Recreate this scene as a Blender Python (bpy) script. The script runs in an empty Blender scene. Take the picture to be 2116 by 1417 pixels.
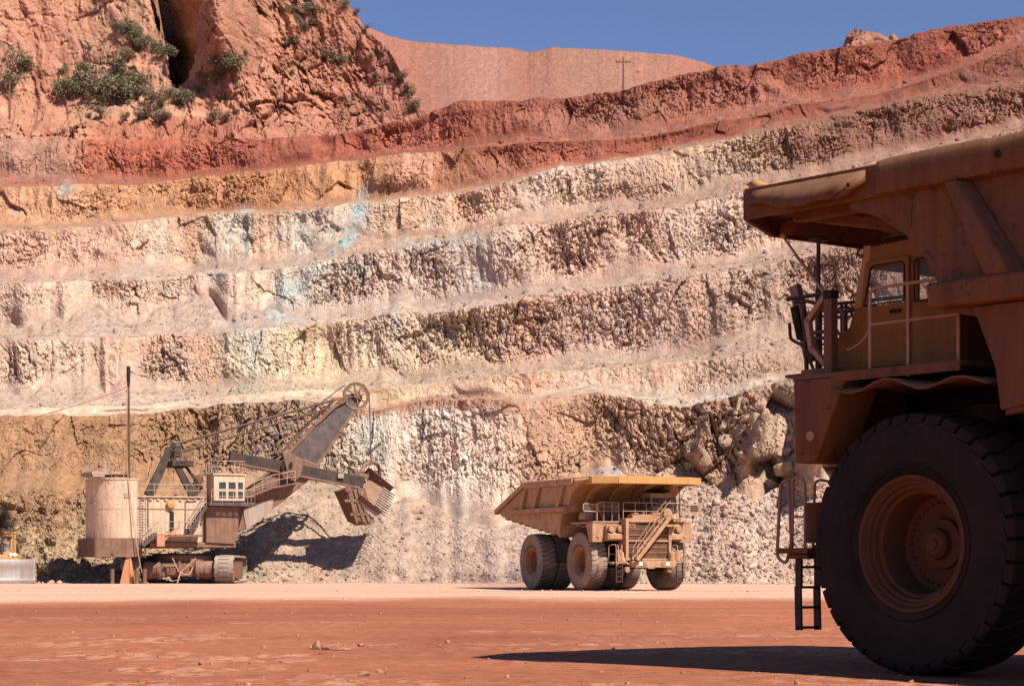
import bpy, bmesh, math, random
import numpy as np
from math import sin, cos, tan, pi, radians, sqrt, atan2
from mathutils import Vector, Matrix

# ------------------------------------------------------------------ camera, sky, sun, exposure
SC = bpy.context.scene
COL = SC.collection
F, CX, HY, EYE = 4300.0, 1058.0, 1171.0, 1.46      # focal length / centre / horizon measured on the photograph, eye height in metres
cam_d = bpy.data.cameras.new("camera")
cam = bpy.data.objects.new("camera", cam_d)
COL.objects.link(cam)
cam.location = (0, 0, EYE)
cam.rotation_euler = (radians(90), 0, 0)
cam_d.sensor_width = 36
cam_d.lens = F / 2116 * 36
cam_d.shift_y = (HY - 708.5) / 2116
cam_d.clip_start = 0.5
cam_d.clip_end = 8000
SC.camera = cam

SUN_AZ, SUN_EL = 44.0, 50.0                          # degrees to the right of straight behind the camera / above the horizon
sun_dir = Vector((sin(radians(SUN_AZ)) * cos(radians(SUN_EL)), -cos(radians(SUN_AZ)) * cos(radians(SUN_EL)), sin(radians(SUN_EL))))
world = bpy.data.worlds.new("World")
SC.world = world
world.use_nodes = True
wn = world.node_tree.nodes
wl = world.node_tree.links
wn.clear()
sky = wn.new("ShaderNodeTexSky")
sky.sky_type = 'NISHITA'
sky.sun_disc = False
sky.sun_elevation = radians(SUN_EL)
sky.sun_rotation = atan2(sun_dir.x, sun_dir.y)
sky.altitude = 1500
sky.air_density = 1.0
sky.dust_density = 0.25
sky.ozone_density = 2.0
bg = wn.new("ShaderNodeBackground")
bg.inputs['Strength'].default_value = 0.057
tint = wn.new("ShaderNodeMixRGB")
tint.blend_type = 'MULTIPLY'
tint.inputs[0].default_value = 1.0
tint.inputs[2].default_value = (1.02, 1.0, 1.22, 1)
wo = wn.new("ShaderNodeOutputWorld")
wl.new(sky.outputs[0], tint.inputs[1])
wl.new(tint.outputs[0], bg.inputs['Color'])
wl.new(bg.outputs[0], wo.inputs['Surface'])

sun_d = bpy.data.lights.new("sun", 'SUN')
sun_d.energy = 5.0
sun_d.angle = radians(0.53)
sun_d.color = (1.0, 0.94, 0.84)
sun = bpy.data.objects.new("sun", sun_d)
COL.objects.link(sun)
sun.rotation_euler = sun_dir.to_track_quat('Z', 'Y').to_euler()
sun.location = (60, -60, 90)

SC.view_settings.view_transform = 'Standard'
SC.view_settings.look = 'None'
SC.view_settings.exposure = 0.56
SC.view_settings.gamma = 1.0
SC.render.engine = 'CYCLES'
SC.cycles.max_bounces = 5
SC.cycles.diffuse_bounces = 1
SC.cycles.glossy_bounces = 2
SC.cycles.transparent_max_bounces = 8
SC.cycles.use_denoising = True

# ------------------------------------------------------------------ small helpers
def P(px, py, D):
    """photograph pixel at distance D -> world point"""
    return Vector(((px - CX) / F * D, D, EYE + (HY - py) / F * D))

def tag(o, label=None, cat=None, group=None, kind=None):
    if label: o['label'] = label
    if cat: o['category'] = cat
    if group: o['group'] = group
    if kind: o['kind'] = kind
    return o

def empty(name, loc=(0, 0, 0), rz=0.0, parent=None):
    o = bpy.data.objects.new(name, None)
    COL.objects.link(o)
    o.location = loc
    o.rotation_euler = (0, 0, rz)
    o.empty_display_size = 0.3
    if parent: o.parent = parent
    return o

def copy_tree(o, parent=None):
    c = o.copy()
    COL.objects.link(c)
    c.parent = parent
    for ch in [x for x in o.children]:
        copy_tree(ch, c)
    return c

def s2l(r, g, b):
    def f(v):
        v /= 255.0
        return v / 12.92 if v <= 0.04045 else ((v + 0.055) / 1.055) ** 2.4
    return (f(r), f(g), f(b))

# numpy noise -------------------------------------------------------
def hsh(ix, iy, seed):
    h = (ix.astype(np.int64) * 374761393 + iy.astype(np.int64) * 668265263 + seed * 1442695041) & 0xFFFFFFFF
    h = ((h ^ (h >> 13)) * 1274126177) & 0xFFFFFFFF
    h = ((h ^ (h >> 16)) * 2246822519) & 0xFFFFFFFF
    h = h ^ (h >> 15)
    return (h & 0xFFFFFF).astype(np.float64) / 16777216.0

def vnoise(x, y, seed=0):
    x, y = np.broadcast_arrays(np.asarray(x, float), np.asarray(y, float))
    ix = np.floor(x); iy = np.floor(y)
    fx = x - ix; fy = y - iy
    fx = fx * fx * fx * (fx * (fx * 6 - 15) + 10); fy = fy * fy * fy * (fy * (fy * 6 - 15) + 10)
    ix = ix.astype(np.int64); iy = iy.astype(np.int64)
    a = hsh(ix, iy, seed); b = hsh(ix + 1, iy, seed); c = hsh(ix, iy + 1, seed); d = hsh(ix + 1, iy + 1, seed)
    return (a + (b - a) * fx + (c - a) * fy + (a - b - c + d) * fx * fy) * 2 - 1

def fbm(x, y, seed=0, oct=4, gain=0.5):
    s = 0; a = 1.0; t = 0
    for o in range(oct):
        s = s + a * vnoise(x * 2 ** o + 17.3 * o, y * 2 ** o - 9.1 * o, seed + 31 * o); t += a; a *= gain
    return s / t

def facets(x, y, seed=0, tilt=1.0):
    """broken-rock field: every cell is its own tilted plane; returns (height, crack distance, cell random)"""
    ix = np.floor(x).astype(np.int64); iy = np.floor(y).astype(np.int64)
    d1 = np.full(x.shape, 9.0); d2 = np.full(x.shape, 9.0)
    h = np.zeros(x.shape); cr = np.zeros(x.shape)
    for dx in (-1, 0, 1):
        for dy in (-1, 0, 1):
            cx = ix + dx; cy = iy + dy
            px = cx + hsh(cx, cy, seed); py = cy + hsh(cx, cy, seed + 1)
            ex = x - px; ey = y - py
            d = ex * ex + ey * ey
            r = hsh(cx, cy, seed + 2)
            v = (r * 2 - 1) * 0.6 + tilt * ((hsh(cx, cy, seed + 3) - .5) * 2 * ex + (hsh(cx, cy, seed + 4) - .5) * 2 * ey)
            m = d < d1
            d2 = np.where(m, d1, np.minimum(d2, d))
            h = np.where(m, v, h); cr = np.where(m, hsh(cx, cy, seed + 5), cr)
            d1 = np.where(m, d, d1)
    return h, np.sqrt(d2) - np.sqrt(d1), cr

def smooth(a, b, x):
    t = np.clip((x - a) / (b - a), 0, 1)
    return t * t * (3 - 2 * t)

def lerp_pts(pts, x):
    p = sorted(pts)
    return np.interp(x, [a[0] for a in p], [a[1] for a in p])

def lerp_col(pts, x):
    p = sorted(pts, key=lambda a: a[0])
    xs = [a[0] for a in p]
    cs = np.array([s2l(*a[1]) for a in p])
    return np.stack([np.interp(x, xs, cs[:, i]) for i in range(3)], -1)

def grid_mesh(name, X, Y, Z, col=None, mat=None, smooth_shade=True):
    """one sheet from 2-D arrays (rows, cols)"""
    nr, nc = X.shape
    me = bpy.data.meshes.new(name)
    co = np.stack([X, Y, Z], -1).reshape(-1, 3).astype(np.float32)
    r = np.arange(nr - 1)[:, None] * nc + np.arange(nc - 1)[None, :]
    q = np.stack([r, r + 1, r + nc + 1, r + nc], -1).reshape(-1, 4)
    me.vertices.add(len(co)); me.vertices.foreach_set('co', co.ravel())
    me.loops.add(q.size); me.loops.foreach_set('vertex_index', q.ravel().astype(np.int32))
    me.polygons.add(len(q))
    me.polygons.foreach_set('loop_start', (np.arange(len(q)) * 4).astype(np.int32))
    me.polygons.foreach_set('loop_total', np.full(len(q), 4, np.int32))
    me.update(calc_edges=True)
    me.polygons.foreach_set('use_smooth', np.full(len(q), smooth_shade, bool))
    if col is not None:
        a = me.color_attributes.new('col', 'FLOAT_COLOR', 'POINT')
        c = np.concatenate([col.reshape(-1, 3), np.ones((len(co), 1))], 1).astype(np.float32)
        a.data.foreach_set('color', c.ravel())
    o = bpy.data.objects.new(name, me)
    COL.objects.link(o)
    if mat: me.materials.append(mat)
    return o

# ------------------------------------------------------------------ materials
def nt(name):
    m = bpy.data.materials.new(name)
    m.use_nodes = True
    t = m.node_tree
    b = t.nodes['Principled BSDF']
    return m, t, b

def N(t, typ, **kw):
    n = t.nodes.new(typ)
    for k, v in kw.items():
        if k in n.inputs: n.inputs[k].default_value = v
        else: setattr(n, k, v)
    return n

def noise_ramp(t, scale, lo, hi, detail=6, coord='Object', p0=0.3, p1=0.7, stretch=None, rough=0.6):
    tc = N(t, 'ShaderNodeTexCoord')
    src = tc.outputs[coord]
    if stretch:
        mp = N(t, 'ShaderNodeMapping'); mp.inputs['Scale'].default_value = stretch
        t.links.new(src, mp.inputs[0]); src = mp.outputs[0]
    n = N(t, 'ShaderNodeTexNoise', Scale=scale, Detail=detail, Roughness=rough)
    t.links.new(src, n.inputs['Vector'])
    mr = N(t, 'ShaderNodeMapRange'); mr.inputs['From Min'].default_value = p0; mr.inputs['From Max'].default_value = p1
    mr.inputs['To Min'].default_value = lo; mr.inputs['To Max'].default_value = hi
    t.links.new(n.outputs[0], mr.inputs[0])
    return mr.outputs[0], n.outputs[0]

def rock_mat(name, s1=2.0, s2=9.0, bump=0.5, dist=0.08, lo=0.78, hi=1.2, sat=0.92, val=0.70, hue=.501):
    m, t, b = nt(name)
    at = N(t, 'ShaderNodeAttribute', attribute_name='col')
    v1, n1 = noise_ramp(t, s1, lo, hi, 8)
    v2, n2 = noise_ramp(t, s2, 0.85, 1.15, 4)
    mu = N(t, 'ShaderNodeMath', operation='MULTIPLY')
    t.links.new(v1, mu.inputs[0]); t.links.new(v2, mu.inputs[1])
    vm = N(t, 'ShaderNodeVectorMath', operation='SCALE')
    hs = N(t, 'ShaderNodeHueSaturation', Hue=hue, Saturation=sat, Value=val)
    t.links.new(at.outputs['Color'], hs.inputs['Color'])
    t.links.new(hs.outputs[0], vm.inputs[0]); t.links.new(mu.outputs[0], vm.inputs['Scale'])
    t.links.new(vm.outputs[0], b.inputs['Base Color'])
    b.inputs['Roughness'].default_value = 0.95
    b.inputs['Specular IOR Level'].default_value = 0.12
    bp = N(t, 'ShaderNodeBump', Strength=bump, Distance=dist)
    ad = N(t, 'ShaderNodeMath', operation='ADD')
    t.links.new(n1, ad.inputs[0]); t.links.new(n2, ad.inputs[1])
    t.links.new(ad.outputs[0], bp.inputs['Height'])
    t.links.new(bp.outputs[0], b.inputs['Normal'])
    return m
# ------------------------------------------------------------------ terrain
M_rock = rock_mat('bench_rock', 1.6, 7.0, 0.55, 0.10)
M_cliff = rock_mat('cliff_rock', 0.5, 3.0, 0.7, 0.25, sat=.86, val=.68, hue=.506)
M_scree = rock_mat('red_scree', 1.2, 5.0, 0.5, 0.10, sat=.86, val=.58, hue=.505)
M_dirt = rock_mat('pit_floor', 3.0, 22.0, 0.7, 0.03, 0.70, 1.24, sat=.93, val=.78, hue=.508)

PXS = np.arange(-300, 2420, 2.1)                     # columns of the pit wall (photograph pixels, running past both edges)
rng = np.random.default_rng(7)

CREST = {   # crest of each bench, traced
 0: [(-300, 862), (0, 858), (150, 856), (280, 853), (400, 842), (480, 832), (600, 826), (660, 832), (700, 841), (780, 848), (861, 830), (960, 824), (1023, 824), (1070, 833), (1145, 818), (1247, 812), (1328, 828), (1410, 838), (1491, 820), (1552, 800), (1660, 776), (1800, 740), (2116, 660), (2420, 590)],
 1: [(-300, 850), (0, 846), (151, 839), (280, 838), (378, 828), (529, 813), (643, 804), (740, 803), (840, 798), (940, 786), (1044, 775), (1207, 765), (1410, 745), (1511, 737), (1650, 722), (1800, 695), (2116, 610), (2420, 540)],
 2: [(-300, 712), (0, 706), (113, 702), (302, 695), (454, 687), (605, 672), (718, 661), (800, 648), (922, 638), (1044, 623), (1166, 603), (1288, 591), (1410, 573), (1532, 558), (1633, 534), (1780, 505), (2116, 425), (2420, 350)],
 3: [(-300, 590), (0, 586), (76, 585), (227, 577), (340, 572), (480, 565), (567, 555), (718, 530), (800, 517), (893, 502), (963, 496), (1044, 473), (1125, 461), (1227, 445), (1328, 435), (1410, 424), (1491, 402), (1600, 384), (1700, 370), (1800, 340), (2116, 262), (2420, 190)],
 4: [(-300, 482), (0, 478), (190, 467), (350, 447), (450, 440), (650, 429), (725, 420), (840, 410), (960, 394), (1058, 372), (1160, 346), (1290, 334), (1400, 310), (1540, 280), (1720, 240), (1880, 210), (2000, 190), (2116, 175), (2420, 120)],
 5: [(-300, 392), (0, 386), (300, 379), (460, 363), (640, 340), (800, 325), (920, 313), (1058, 296), (1120, 293), (1280, 289), (1350, 279), (1450, 256), (1560, 240), (1640, 216), (1740, 205), (1830, 190), (1960, 148), (2116, 97), (2420, 10)],
 6: [(-300, 292), (0, 286), (280, 291), (400, 294), (560, 288), (700, 276), (790, 254), (880, 234), (950, 212), (1080, 208), (1200, 199), (1300, 184), (1420, 152), (1500, 136), (1580, 130), (1650, 108), (1760, 99), (1860, 80), (1960, 58), (2116, 31), (2420, -20)],
}
FACE = {    # colour of the rock of each face, by pixel column
 0: [(-300, (178, 134, 96)), (0, (178, 132, 94)), (200, (174, 126, 86)), (420, (178, 134, 98)), (520, (184, 146, 116)), (620, (182, 150, 122)), (700, (206, 178, 152)), (780, (216, 196, 172)), (840, (226, 196, 172)), (960, (230, 202, 182)), (1050, (214, 178, 154)), (1100, (196, 154, 124)), (1200, (190, 146, 114)), (1320, (200, 162, 134)), (1420, (180, 146, 120)), (1550, (178, 144, 120)), (1640, (192, 162, 138)), (2420, (190, 150, 120))],
 1: [(-300, (220, 180, 145)), (200, (218, 178, 140)), (600, (224, 182, 140)), (800, (222, 178, 130)), (950, (226, 180, 140)), (1100, (206, 150, 115)), (1200, (214, 172, 145)), (1400, (206, 170, 142)), (1640, (190, 152, 128)), (2420, (175, 128, 105))],
 2: [(-300, (196, 158, 130)), (0, (198, 160, 132)), (120, (206, 172, 146)), (260, (200, 160, 132)), (340, (212, 172, 146)), (440, (206, 156, 120)), (480, (220, 190, 148)), (560, (222, 196, 156)), (680, (214, 176, 134)), (760, (212, 188, 158)), (860, (210, 178, 146)), (960, (208, 174, 128)), (1060, (196, 150, 122)), (1180, (192, 142, 118)), (1300, (208, 166, 144)), (1420, (190, 144, 122)), (1560, (202, 170, 148)), (1650, (186, 146, 124)), (2420, (175, 125, 105))],
 3: [(-300, (200, 166, 138)), (0, (202, 166, 138)), (180, (206, 172, 146)), (300, (202, 166, 138)), (440, (214, 178, 152)), (560, (220, 196, 174)), (660, (208, 186, 164)), (740, (200, 168, 146)), (860, (214, 182, 156)), (980, (196, 172, 154)), (1100, (208, 168, 142)), (1200, (200, 150, 124)), (1300, (196, 146, 120)), (1420, (208, 172, 148)), (1600, (212, 178, 152)), (1800, (190, 145, 122)), (2420, (170, 118, 100))],
 4: [(-300, (208, 150, 118)), (0, (206, 150, 118)), (140, (202, 150, 118)), (260, (200, 152, 120)), (340, (206, 176, 146)), (400, (192, 144, 104)), (470, (214, 200, 178)), (530, (206, 152, 110)), (620, (206, 178, 150)), (720, (204, 182, 158)), (800, (212, 172, 130)), (900, (216, 164, 122)), (1000, (212, 160, 122)), (1100, (214, 180, 158)), (1200, (216, 184, 160)), (1320, (196, 154, 124)), (1430, (204, 172, 146)), (1560, (196, 160, 134)), (1660, (168, 118, 96)), (1800, (152, 102, 82)), (1950, (158, 108, 88)), (2420, (170, 118, 98))],
 5: [(-300, (208, 152, 112)), (0, (208, 150, 112)), (120, (210, 154, 114)), (280, (204, 146, 100)), (440, (202, 140, 94)), (520, (196, 134, 88)), (660, (210, 152, 106)), (800, (198, 140, 100)), (840, (220, 160, 128)), (900, (206, 142, 108)), (960, (178, 112, 74)), (1050, (176, 100, 72)), (1160, (178, 96, 70)), (1300, (172, 92, 68)), (1450, (160, 84, 62)), (1650, (158, 90, 68)), (1830, (152, 84, 64)), (2000, (146, 88, 70)), (2420, (140, 80, 64))],
 6: [(-300, (190, 138, 112)), (0, (190, 140, 116)), (120, (192, 140, 114)), (190, (190, 108, 78)), (300, (186, 100, 72)), (500, (180, 98, 72)), (700, (172, 92, 68)), (840, (178, 98, 74)), (1000, (176, 98, 74)), (1150, (180, 112, 90)), (1280, (176, 116, 96)), (1400, (182, 110, 86)), (1560, (178, 110, 88)), (1750, (172, 96, 72)), (1950, (165, 84, 62)), (2116, (172, 104, 82)), (2420, (170, 100, 80))],
}
TALUS = {
 1: [(-300, (230, 196, 170)), (500, (236, 206, 182)), (800, (222, 172, 132)), (1000, (210, 158, 126)), (1100, (218, 178, 150)), (1400, (232, 206, 184)), (2420, (200, 160, 135))],
 2: [(-300, (216, 178, 154)), (300, (224, 190, 168)), (520, (222, 190, 158)), (800, (226, 192, 162)), (1000, (222, 184, 158)), (1400, (212, 176, 152)), (2420, (196, 150, 128))],
 3: [(-300, (216, 178, 154)), (400, (222, 186, 164)), (800, (228, 196, 176)), (1200, (220, 182, 160)), (2420, (200, 150, 128))],
 4: [(-300, (214, 166, 140)), (400, (222, 184, 160)), (640, (220, 178, 152)), (900, (220, 174, 146)), (1200, (216, 172, 146)), (1500, (206, 160, 136)), (2420, (190, 135, 112))],
 5: [(-300, (212, 156, 124)), (500, (212, 156, 118)), (900, (212, 152, 120)), (1100, (206, 148, 120)), (1400, (196, 142, 116)), (1700, (176, 112, 90)), (2420, (170, 110, 90))],
 6: [(-300, (196, 134, 108)), (300, (192, 112, 88)), (700, (184, 104, 80)), (1050, (190, 112, 86)), (1300, (190, 120, 96)), (2420, (176, 104, 82))],
}
# height in pixels of the loose rock lying on each bench in front of the face above (visible strip)
TAL_H = {
 1: [(-300, 2), (300, 3), (420, 6), (560, 10), (640, 12), (720, 10), (760, 8), (800, 8), (860, 8), (960, 10), (1060, 12), (1200, 12), (1330, 16), (1420, 14), (1500, 12), (2420, 10)],
 2: [(-300, 40), (0, 52), (150, 50), (280, 44), (380, 36), (480, 28), (560, 26), (640, 16), (700, 12), (790, 26), (830, 8), (900, 22), (1000, 20), (1060, 28), (1085, 16), (1150, 22), (1240, 40), (1275, 18), (1400, 14), (1480, 26), (1540, 55), (1585, 66), (1640, 44), (1700, 18), (2420, 14)],
 3: [(-300, 56), (0, 70), (200, 72), (330, 66), (450, 70), (520, 48), (600, 28), (700, 34), (790, 36), (860, 16), (960, 16), (1100, 20), (1200, 24), (1400, 22), (1600, 26), (1750, 28), (2420, 20)],
 4: [(-300, 22), (0, 26), (200, 20), (330, 22), (400, 6), (490, 24), (560, 30), (640, 28), (720, 40), (790, 34), (900, 22), (1010, 34), (1060, 18), (1180, 16), (1290, 22), (1340, 10), (1460, 14), (1560, 32), (1640, 20), (1760, 20), (2420, 18)],
 5: [(-300, 26), (0, 22), (300, 10), (600, 8), (900, 14), (1000, 16), (1200, 12), (1330, 14), (1500, 22), (1700, 14), (1900, 24), (2420, 20)],
 6: [(-300, 36), (0, 44), (140, 40), (220, 24), (320, 20), (500, 8), (700, 6), (900, 10), (1080, 26), (1250, 22), (1330, 34), (1450, 20), (1600, 16), (1760, 30), (1900, 12), (2420, 14)],
}
STAINS = [  # turquoise copper staining: px, py, half width, half height, lean, strength
 (735, 450, 12, 30, -0.35, .95), (712, 492, 12, 26, -0.55, .8), (650, 500, 30, 26, -0.4, .35), (690, 475, 22, 16, 0, .35), (620, 470, 40, 18, 0, .3), (505, 452, 12, 16, 0, .7), (486, 470, 14, 14, -0.3, .45),
 (510, 505, 8, 28, .2, .6), (512, 530, 8, 8, 0, .6), (600, 590, 26, 26, -0.3, .55), (585, 640, 26, 22, -.3, .5), (655, 560, 16, 16, 0, .4), (735, 552, 16, 12, -.4, .5), (450, 572, 22, 10, 0, .35), (512, 700, 30, 26, 0, .4), (520, 740, 18, 50, 0, .25),
 (880, 505, 46, 9, 0, .35), (960, 492, 30, 8, 0, .3), (1000, 585, 24, 14, 0, .25), (140, 392, 10, 14, 0, .5), (280, 560, 20, 10, 0, .2), (890, 460, 10, 12, 0, .3), (815, 660, 8, 22, 0, .25), (760, 900, 30, 30, 0, .25)]
TURQ = np.array(s2l(172, 206, 206))

nC = len(PXS)
def wav(pts, k, amp):
    return lerp_pts(pts, PXS) + amp * fbm(PXS / 30.0, np.full(nC, k * 7.7), 50 + k, 4)

def strip(px, D, py):
    return (px - CX) / F * D, EYE + (HY - py) / F * D

def colour(base, U, V, seed, cr1, cr2, PX, PY, ochre=0.25):
    """rock colour: zone colour, clumps of ochre / grey / rust, each broken block its own tint, copper stains"""
    c = base.copy()
    n1 = fbm(U / 6.0, V / 5.0, seed + 1, 4); n2 = fbm(U / 3.0 + 40, V / 6.0, seed + 2, 4); n3 = fbm(U / 1.6, V / 3.0 - 70, seed + 3, 3)
    och = np.array([1.0, .86, .68]); gry = np.array([.90, .97, 1.06]); rus = np.array([.95, .74, .62])
    a = (smooth(.1, .55, n1) * ochre * 1.3)[..., None]; c = c * (1 - a + a * och)
    a = (smooth(.08, .5, n2) * .5)[..., None]; c = c * (1 - a + a * gry)
    a = (smooth(.2, .6, n3) * .4)[..., None]; c = c * (1 - a + a * rus)
    c = c * (1 + .26 * (cr1 - .5) + .24 * (cr2 - .5))[..., None]
    w = np.zeros(PX.shape)
    wx = PX + 10 * fbm(PX / 18, PY / 18, seed + 5, 3); wy = PY + 10 * fbm(PX / 18 + 9, PY / 18, seed + 6, 3)
    for sx, sy, hw, hh, ln, st in STAINS:
        e = ((wx - sx - ln * (sy - wy) * -1) / (hw * 1.35)) ** 2 + ((wy - sy) / (hh * 1.3)) ** 2
        w = np.maximum(w, st * np.exp(-e * .8))
    w = np.clip(w * (0.85 + 0.7 * fbm(PX / 13, PY / 26, seed + 8, 3)), 0, .9)[..., None]
    return c * (1 - w) + TURQ * w

def rough_face(U, V, T, seed, amp=1.0, barrels=0.5, lowk=1.0):
    """outward relief in metres of a blasted rock face; U along, V up, T 0..1 from foot to crest"""
    U = U + seed * 3.77; V = V + seed * 1.31
    wu = U + .7 * fbm(U / 3, V / 3, seed + 20, 3); wv = V + .7 * fbm(U / 3 + 50, V / 3, seed + 21, 3)
    big = fbm(U / 11.0, V / 26.0, seed, 3) * 1.9
    big += -np.maximum(0, fbm(U / 4.2, V / 20.0, seed + 4, 3) - .18) * 2.4
    mid = fbm(wu / 1.9, wv / 7.0, seed + 7, 3) * .42
    f0, k0, c0 = facets(wu / 3.0, wv / 4.6, seed + 60)
    f1, k1, c1 = facets(wu / .95, wv / 1.5, seed + 70, 1.45)
    f2, k2, c2 = facets(wu / .42, wv / .62, seed + 80, 1.5)
    f3, k3, c3 = facets(wu / .20, wv / .27, seed + 90)
    bl = smooth(-.15, .25, fbm(U / 7.0, V / 7.0, seed + 11, 3))           # blocky here, smoother there
    low = big + mid + f0 * .55
    d = (f1 * .21 * (0.35 + bl) + f2 * .21 * (.45 + .8 * bl) + f3 * .20 * (.6 + .5 * bl)) + .07 * vnoise(U / .13, V / .17, seed + 15)
    d -= .3 * np.exp(-k1 * 14) * bl + .25 * np.exp(-k2 * 10) * bl
    bar = smooth(.12, .3, fbm(U / 6.0 + 33, V / 30.0, seed + 13, 2)) * barrels
    low = low * (1 - .4 * bar); d = d * (1 - .5 * bar) + bar * .30 * (np.abs(np.sin((U + .35 * V * .3 + .15 * fbm(U, V / 4, seed + 14, 2)) * pi / .95)) - .5)
    ft = smooth(0, .34, T); fp = smooth(0, .5, T) * (1 - .45 * smooth(.75, 1, T))
    low = low * fp
    tp = .4 + .6 * np.minimum(1, (1 - T) * 7)
    return (low * lowk + d * ft * tp) * amp, c1, c2

mine_benches = []
talus_pts = []
Dprev = None
# ---- lowest working face with the broken muck in front of it
TOE = [(-300, 172), (60, 170.3), (200, 170.6), (310, 172.5), (420, 174), (600, 173), (800, 174), (1000, 172), (1150, 168), (1400, 165), (1650, 164), (2116, 160), (2420, 156)]
MUCK = [(-300, 1020), (0, 1012), (160, 1010), (300, 1030), (480, 1010), (560, 985), (640, 990), (720, 1015), (800, 1042), (850, 1026), (900, 1044), (1000, 1085), (1100, 1080), (1180, 1010), (1225, 972), (1262, 962), (1300, 990), (1360, 1005), (1430, 992), (1500, 1012), (1560, 1030), (1640, 990), (1720, 1000), (2420, 960)]
sm120 = lambda a: np.convolve(np.pad(a, 60, 'edge'), np.hanning(123)[1:-1] / np.hanning(123).sum(), 'valid')
toe = sm120(lerp_pts(TOE, PXS)) + 1.2 * fbm(PXS / 90, PXS * 0, 5, 3)
myp = lerp_pts(MUCK, PXS) + 7 * fbm(PXS / 40, PXS * 0 + 3, 6, 3)
z_m = EYE + (HY - myp) / F * (toe + 11)
D_m = toe + z_m / tan(radians(37))
z_m = EYE + (HY - myp) / F * D_m
cr = wav(CREST[0], 0, 4)
h0 = (myp - cr) / F * D_m
D_c = sm120(D_m + h0 / np.tan(np.radians(64 - 22 * smooth(560, 380, PXS))))
nM, nF = 96, 110
t = np.linspace(-.06, 1, nM)[:, None]
Dm = toe[None] + t * (D_m - toe)[None]
Zm = t * z_m[None]
PXg = np.broadcast_to(PXS[None], Dm.shape)
Xm = (PXg - CX) / F * Dm
PYm = HY - (Zm - EYE) * F / Dm
f1, k1, c1 = facets(Xm / 1.0, Zm / .62, 301); f2, k2, c2 = facets(Xm / .42, Zm / .26, 302)
rub = smooth(-.3, .3, fbm(Xm / 14, Zm / 9, 303, 3)) * smooth(560, 380, PXg) + smooth(1380, 1460, PXg) * .42 + .12
edge = np.minimum(1, (1 - t) * 6) * np.minimum(1, np.maximum(t, 0) * 8 + .15)
dm = (f1 * .5 * rub + f2 * .30 * rub + .07 * vnoise(Xm / .15, Zm / .12, 306) + .35 * fbm(Xm / 5, Zm / 3, 304, 4) + 1.0 * fbm(Xm / 16, Zm / 12, 305, 3)) * (.15 + .85 * edge)
mc = lerp_col([(-300, (186, 152, 112)), (0, (184, 150, 112)), (160, (190, 158, 120)), (420, (176, 146, 116)), (540, (184, 156, 130)), (700, (188, 156, 134)), (850, (200, 166, 144)), (1000, (206, 172, 152)), (1120, (206, 178, 158)), (1260, (200, 182, 168)), (1400, (198, 162, 140)), (1560, (210, 176, 154)), (1700, (204, 168, 146)), (2420, (200, 160, 135))], PXg)
mc = colour(mc, Xm, Zm, 320, c1, c2, PXg, PYm, .12)
mixm = smooth(.45, 1.0, t + .35 * fbm(Xm / 5, Zm / 4, 322, 4)) * (smooth(700, 420, PXg) * .95 + smooth(900, 1050, PXg) * smooth(1300, 1180, PXg) * .5)
mc = mc * (1 - mixm[..., None]) + colour(lerp_col(FACE[0], PXg), Xm, Zm, 1100, c1, c2, PXg, PYm, .3) * mixm[..., None]
t2 = np.linspace(0, 1, nF + 1)[1:, None]
Df = D_m[None] + t2 * (D_c - D_m)[None]
PYf = myp[None] + t2 * (cr - myp)[None]
PXf = np.broadcast_to(PXS[None], Df.shape)
Xf, Zf = strip(PXf, Df, PYf)
df, c1f, c2f = rough_face(Xf, Zf, t2, 1000, 1.0, .35)
ragged = smooth(1270, 1420, PXf)                                            # big split blocks on the right
fb, kb, cb = facets(Xf / 3.6 + .25 * Zf / 3, Zf / 5.2, 1701, 1.7)
soft = smooth(470, 380, PXf) * .0
PYq = np.broadcast_to(PYf, PXf.shape)
spur = lambda px, py: 5.6 * np.exp(-((px - 1676 + .10 * (py - 900)) / 24.0) ** 2) * smooth(1030, 985, py) * smooth(800, 850, py) + 3.4 * np.exp(-((px - 1560 + .3 * (py - 900)) / 13.0) ** 2) * smooth(985, 950, py) * smooth(820, 850, py) + 2.6 * np.exp(-((px - 1450 + .3 * (py - 900)) / 11.0) ** 2) * smooth(970, 940, py) * smooth(840, 860, py)
df = df * (1 - soft) * (1 + .35 * ragged) + ragged * (fb * 1.7 - .8 * np.exp(-kb * 9))
df = df * (.85 - .25 * smooth(640, 760, PXf) * smooth(1120, 1040, PXf)) + spur(PXf, PYq) * (.62 + .5 * np.abs(fbm(Xf / 1.8, Zf / 2.6, 1777, 3)) * 2)
fc = colour(lerp_col(FACE[0], PXf) * (1.0 + .12 * smooth(600, 750, PXf))[..., None], Xf, Zf, 1100, c1f, c2f, PXf, PYf, .3)
top = smooth(.86, .97, t2 + .05 * fbm(PXf / 30, t2 * 4, 77, 3)) * smooth(640, 720, PXf) * smooth(1120, 1040, PXf)
rb = np.array(s2l(176, 112, 76))
fc = fc * (1 - top[..., None] * .8) + rb * top[..., None] * .8
X = np.concatenate([Xm, Xf]); Y = np.concatenate([Dm - dm * .6 - spur(PXg, PYm) * .8, Df - df]); Z = np.concatenate([Zm + dm * .55, Zf + .12 * df])
Cc = np.concatenate([mc, fc])
ob = grid_mesh('mine_bench', X, Y, Z, Cc, M_rock, False); tag(ob, kind='structure'); mine_benches.append(ob)
Dprev, cprev = D_c, cr
Xl, Yl, Zl = X[-1].copy(), Y[-1].copy(), Z[-1].copy()
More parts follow.
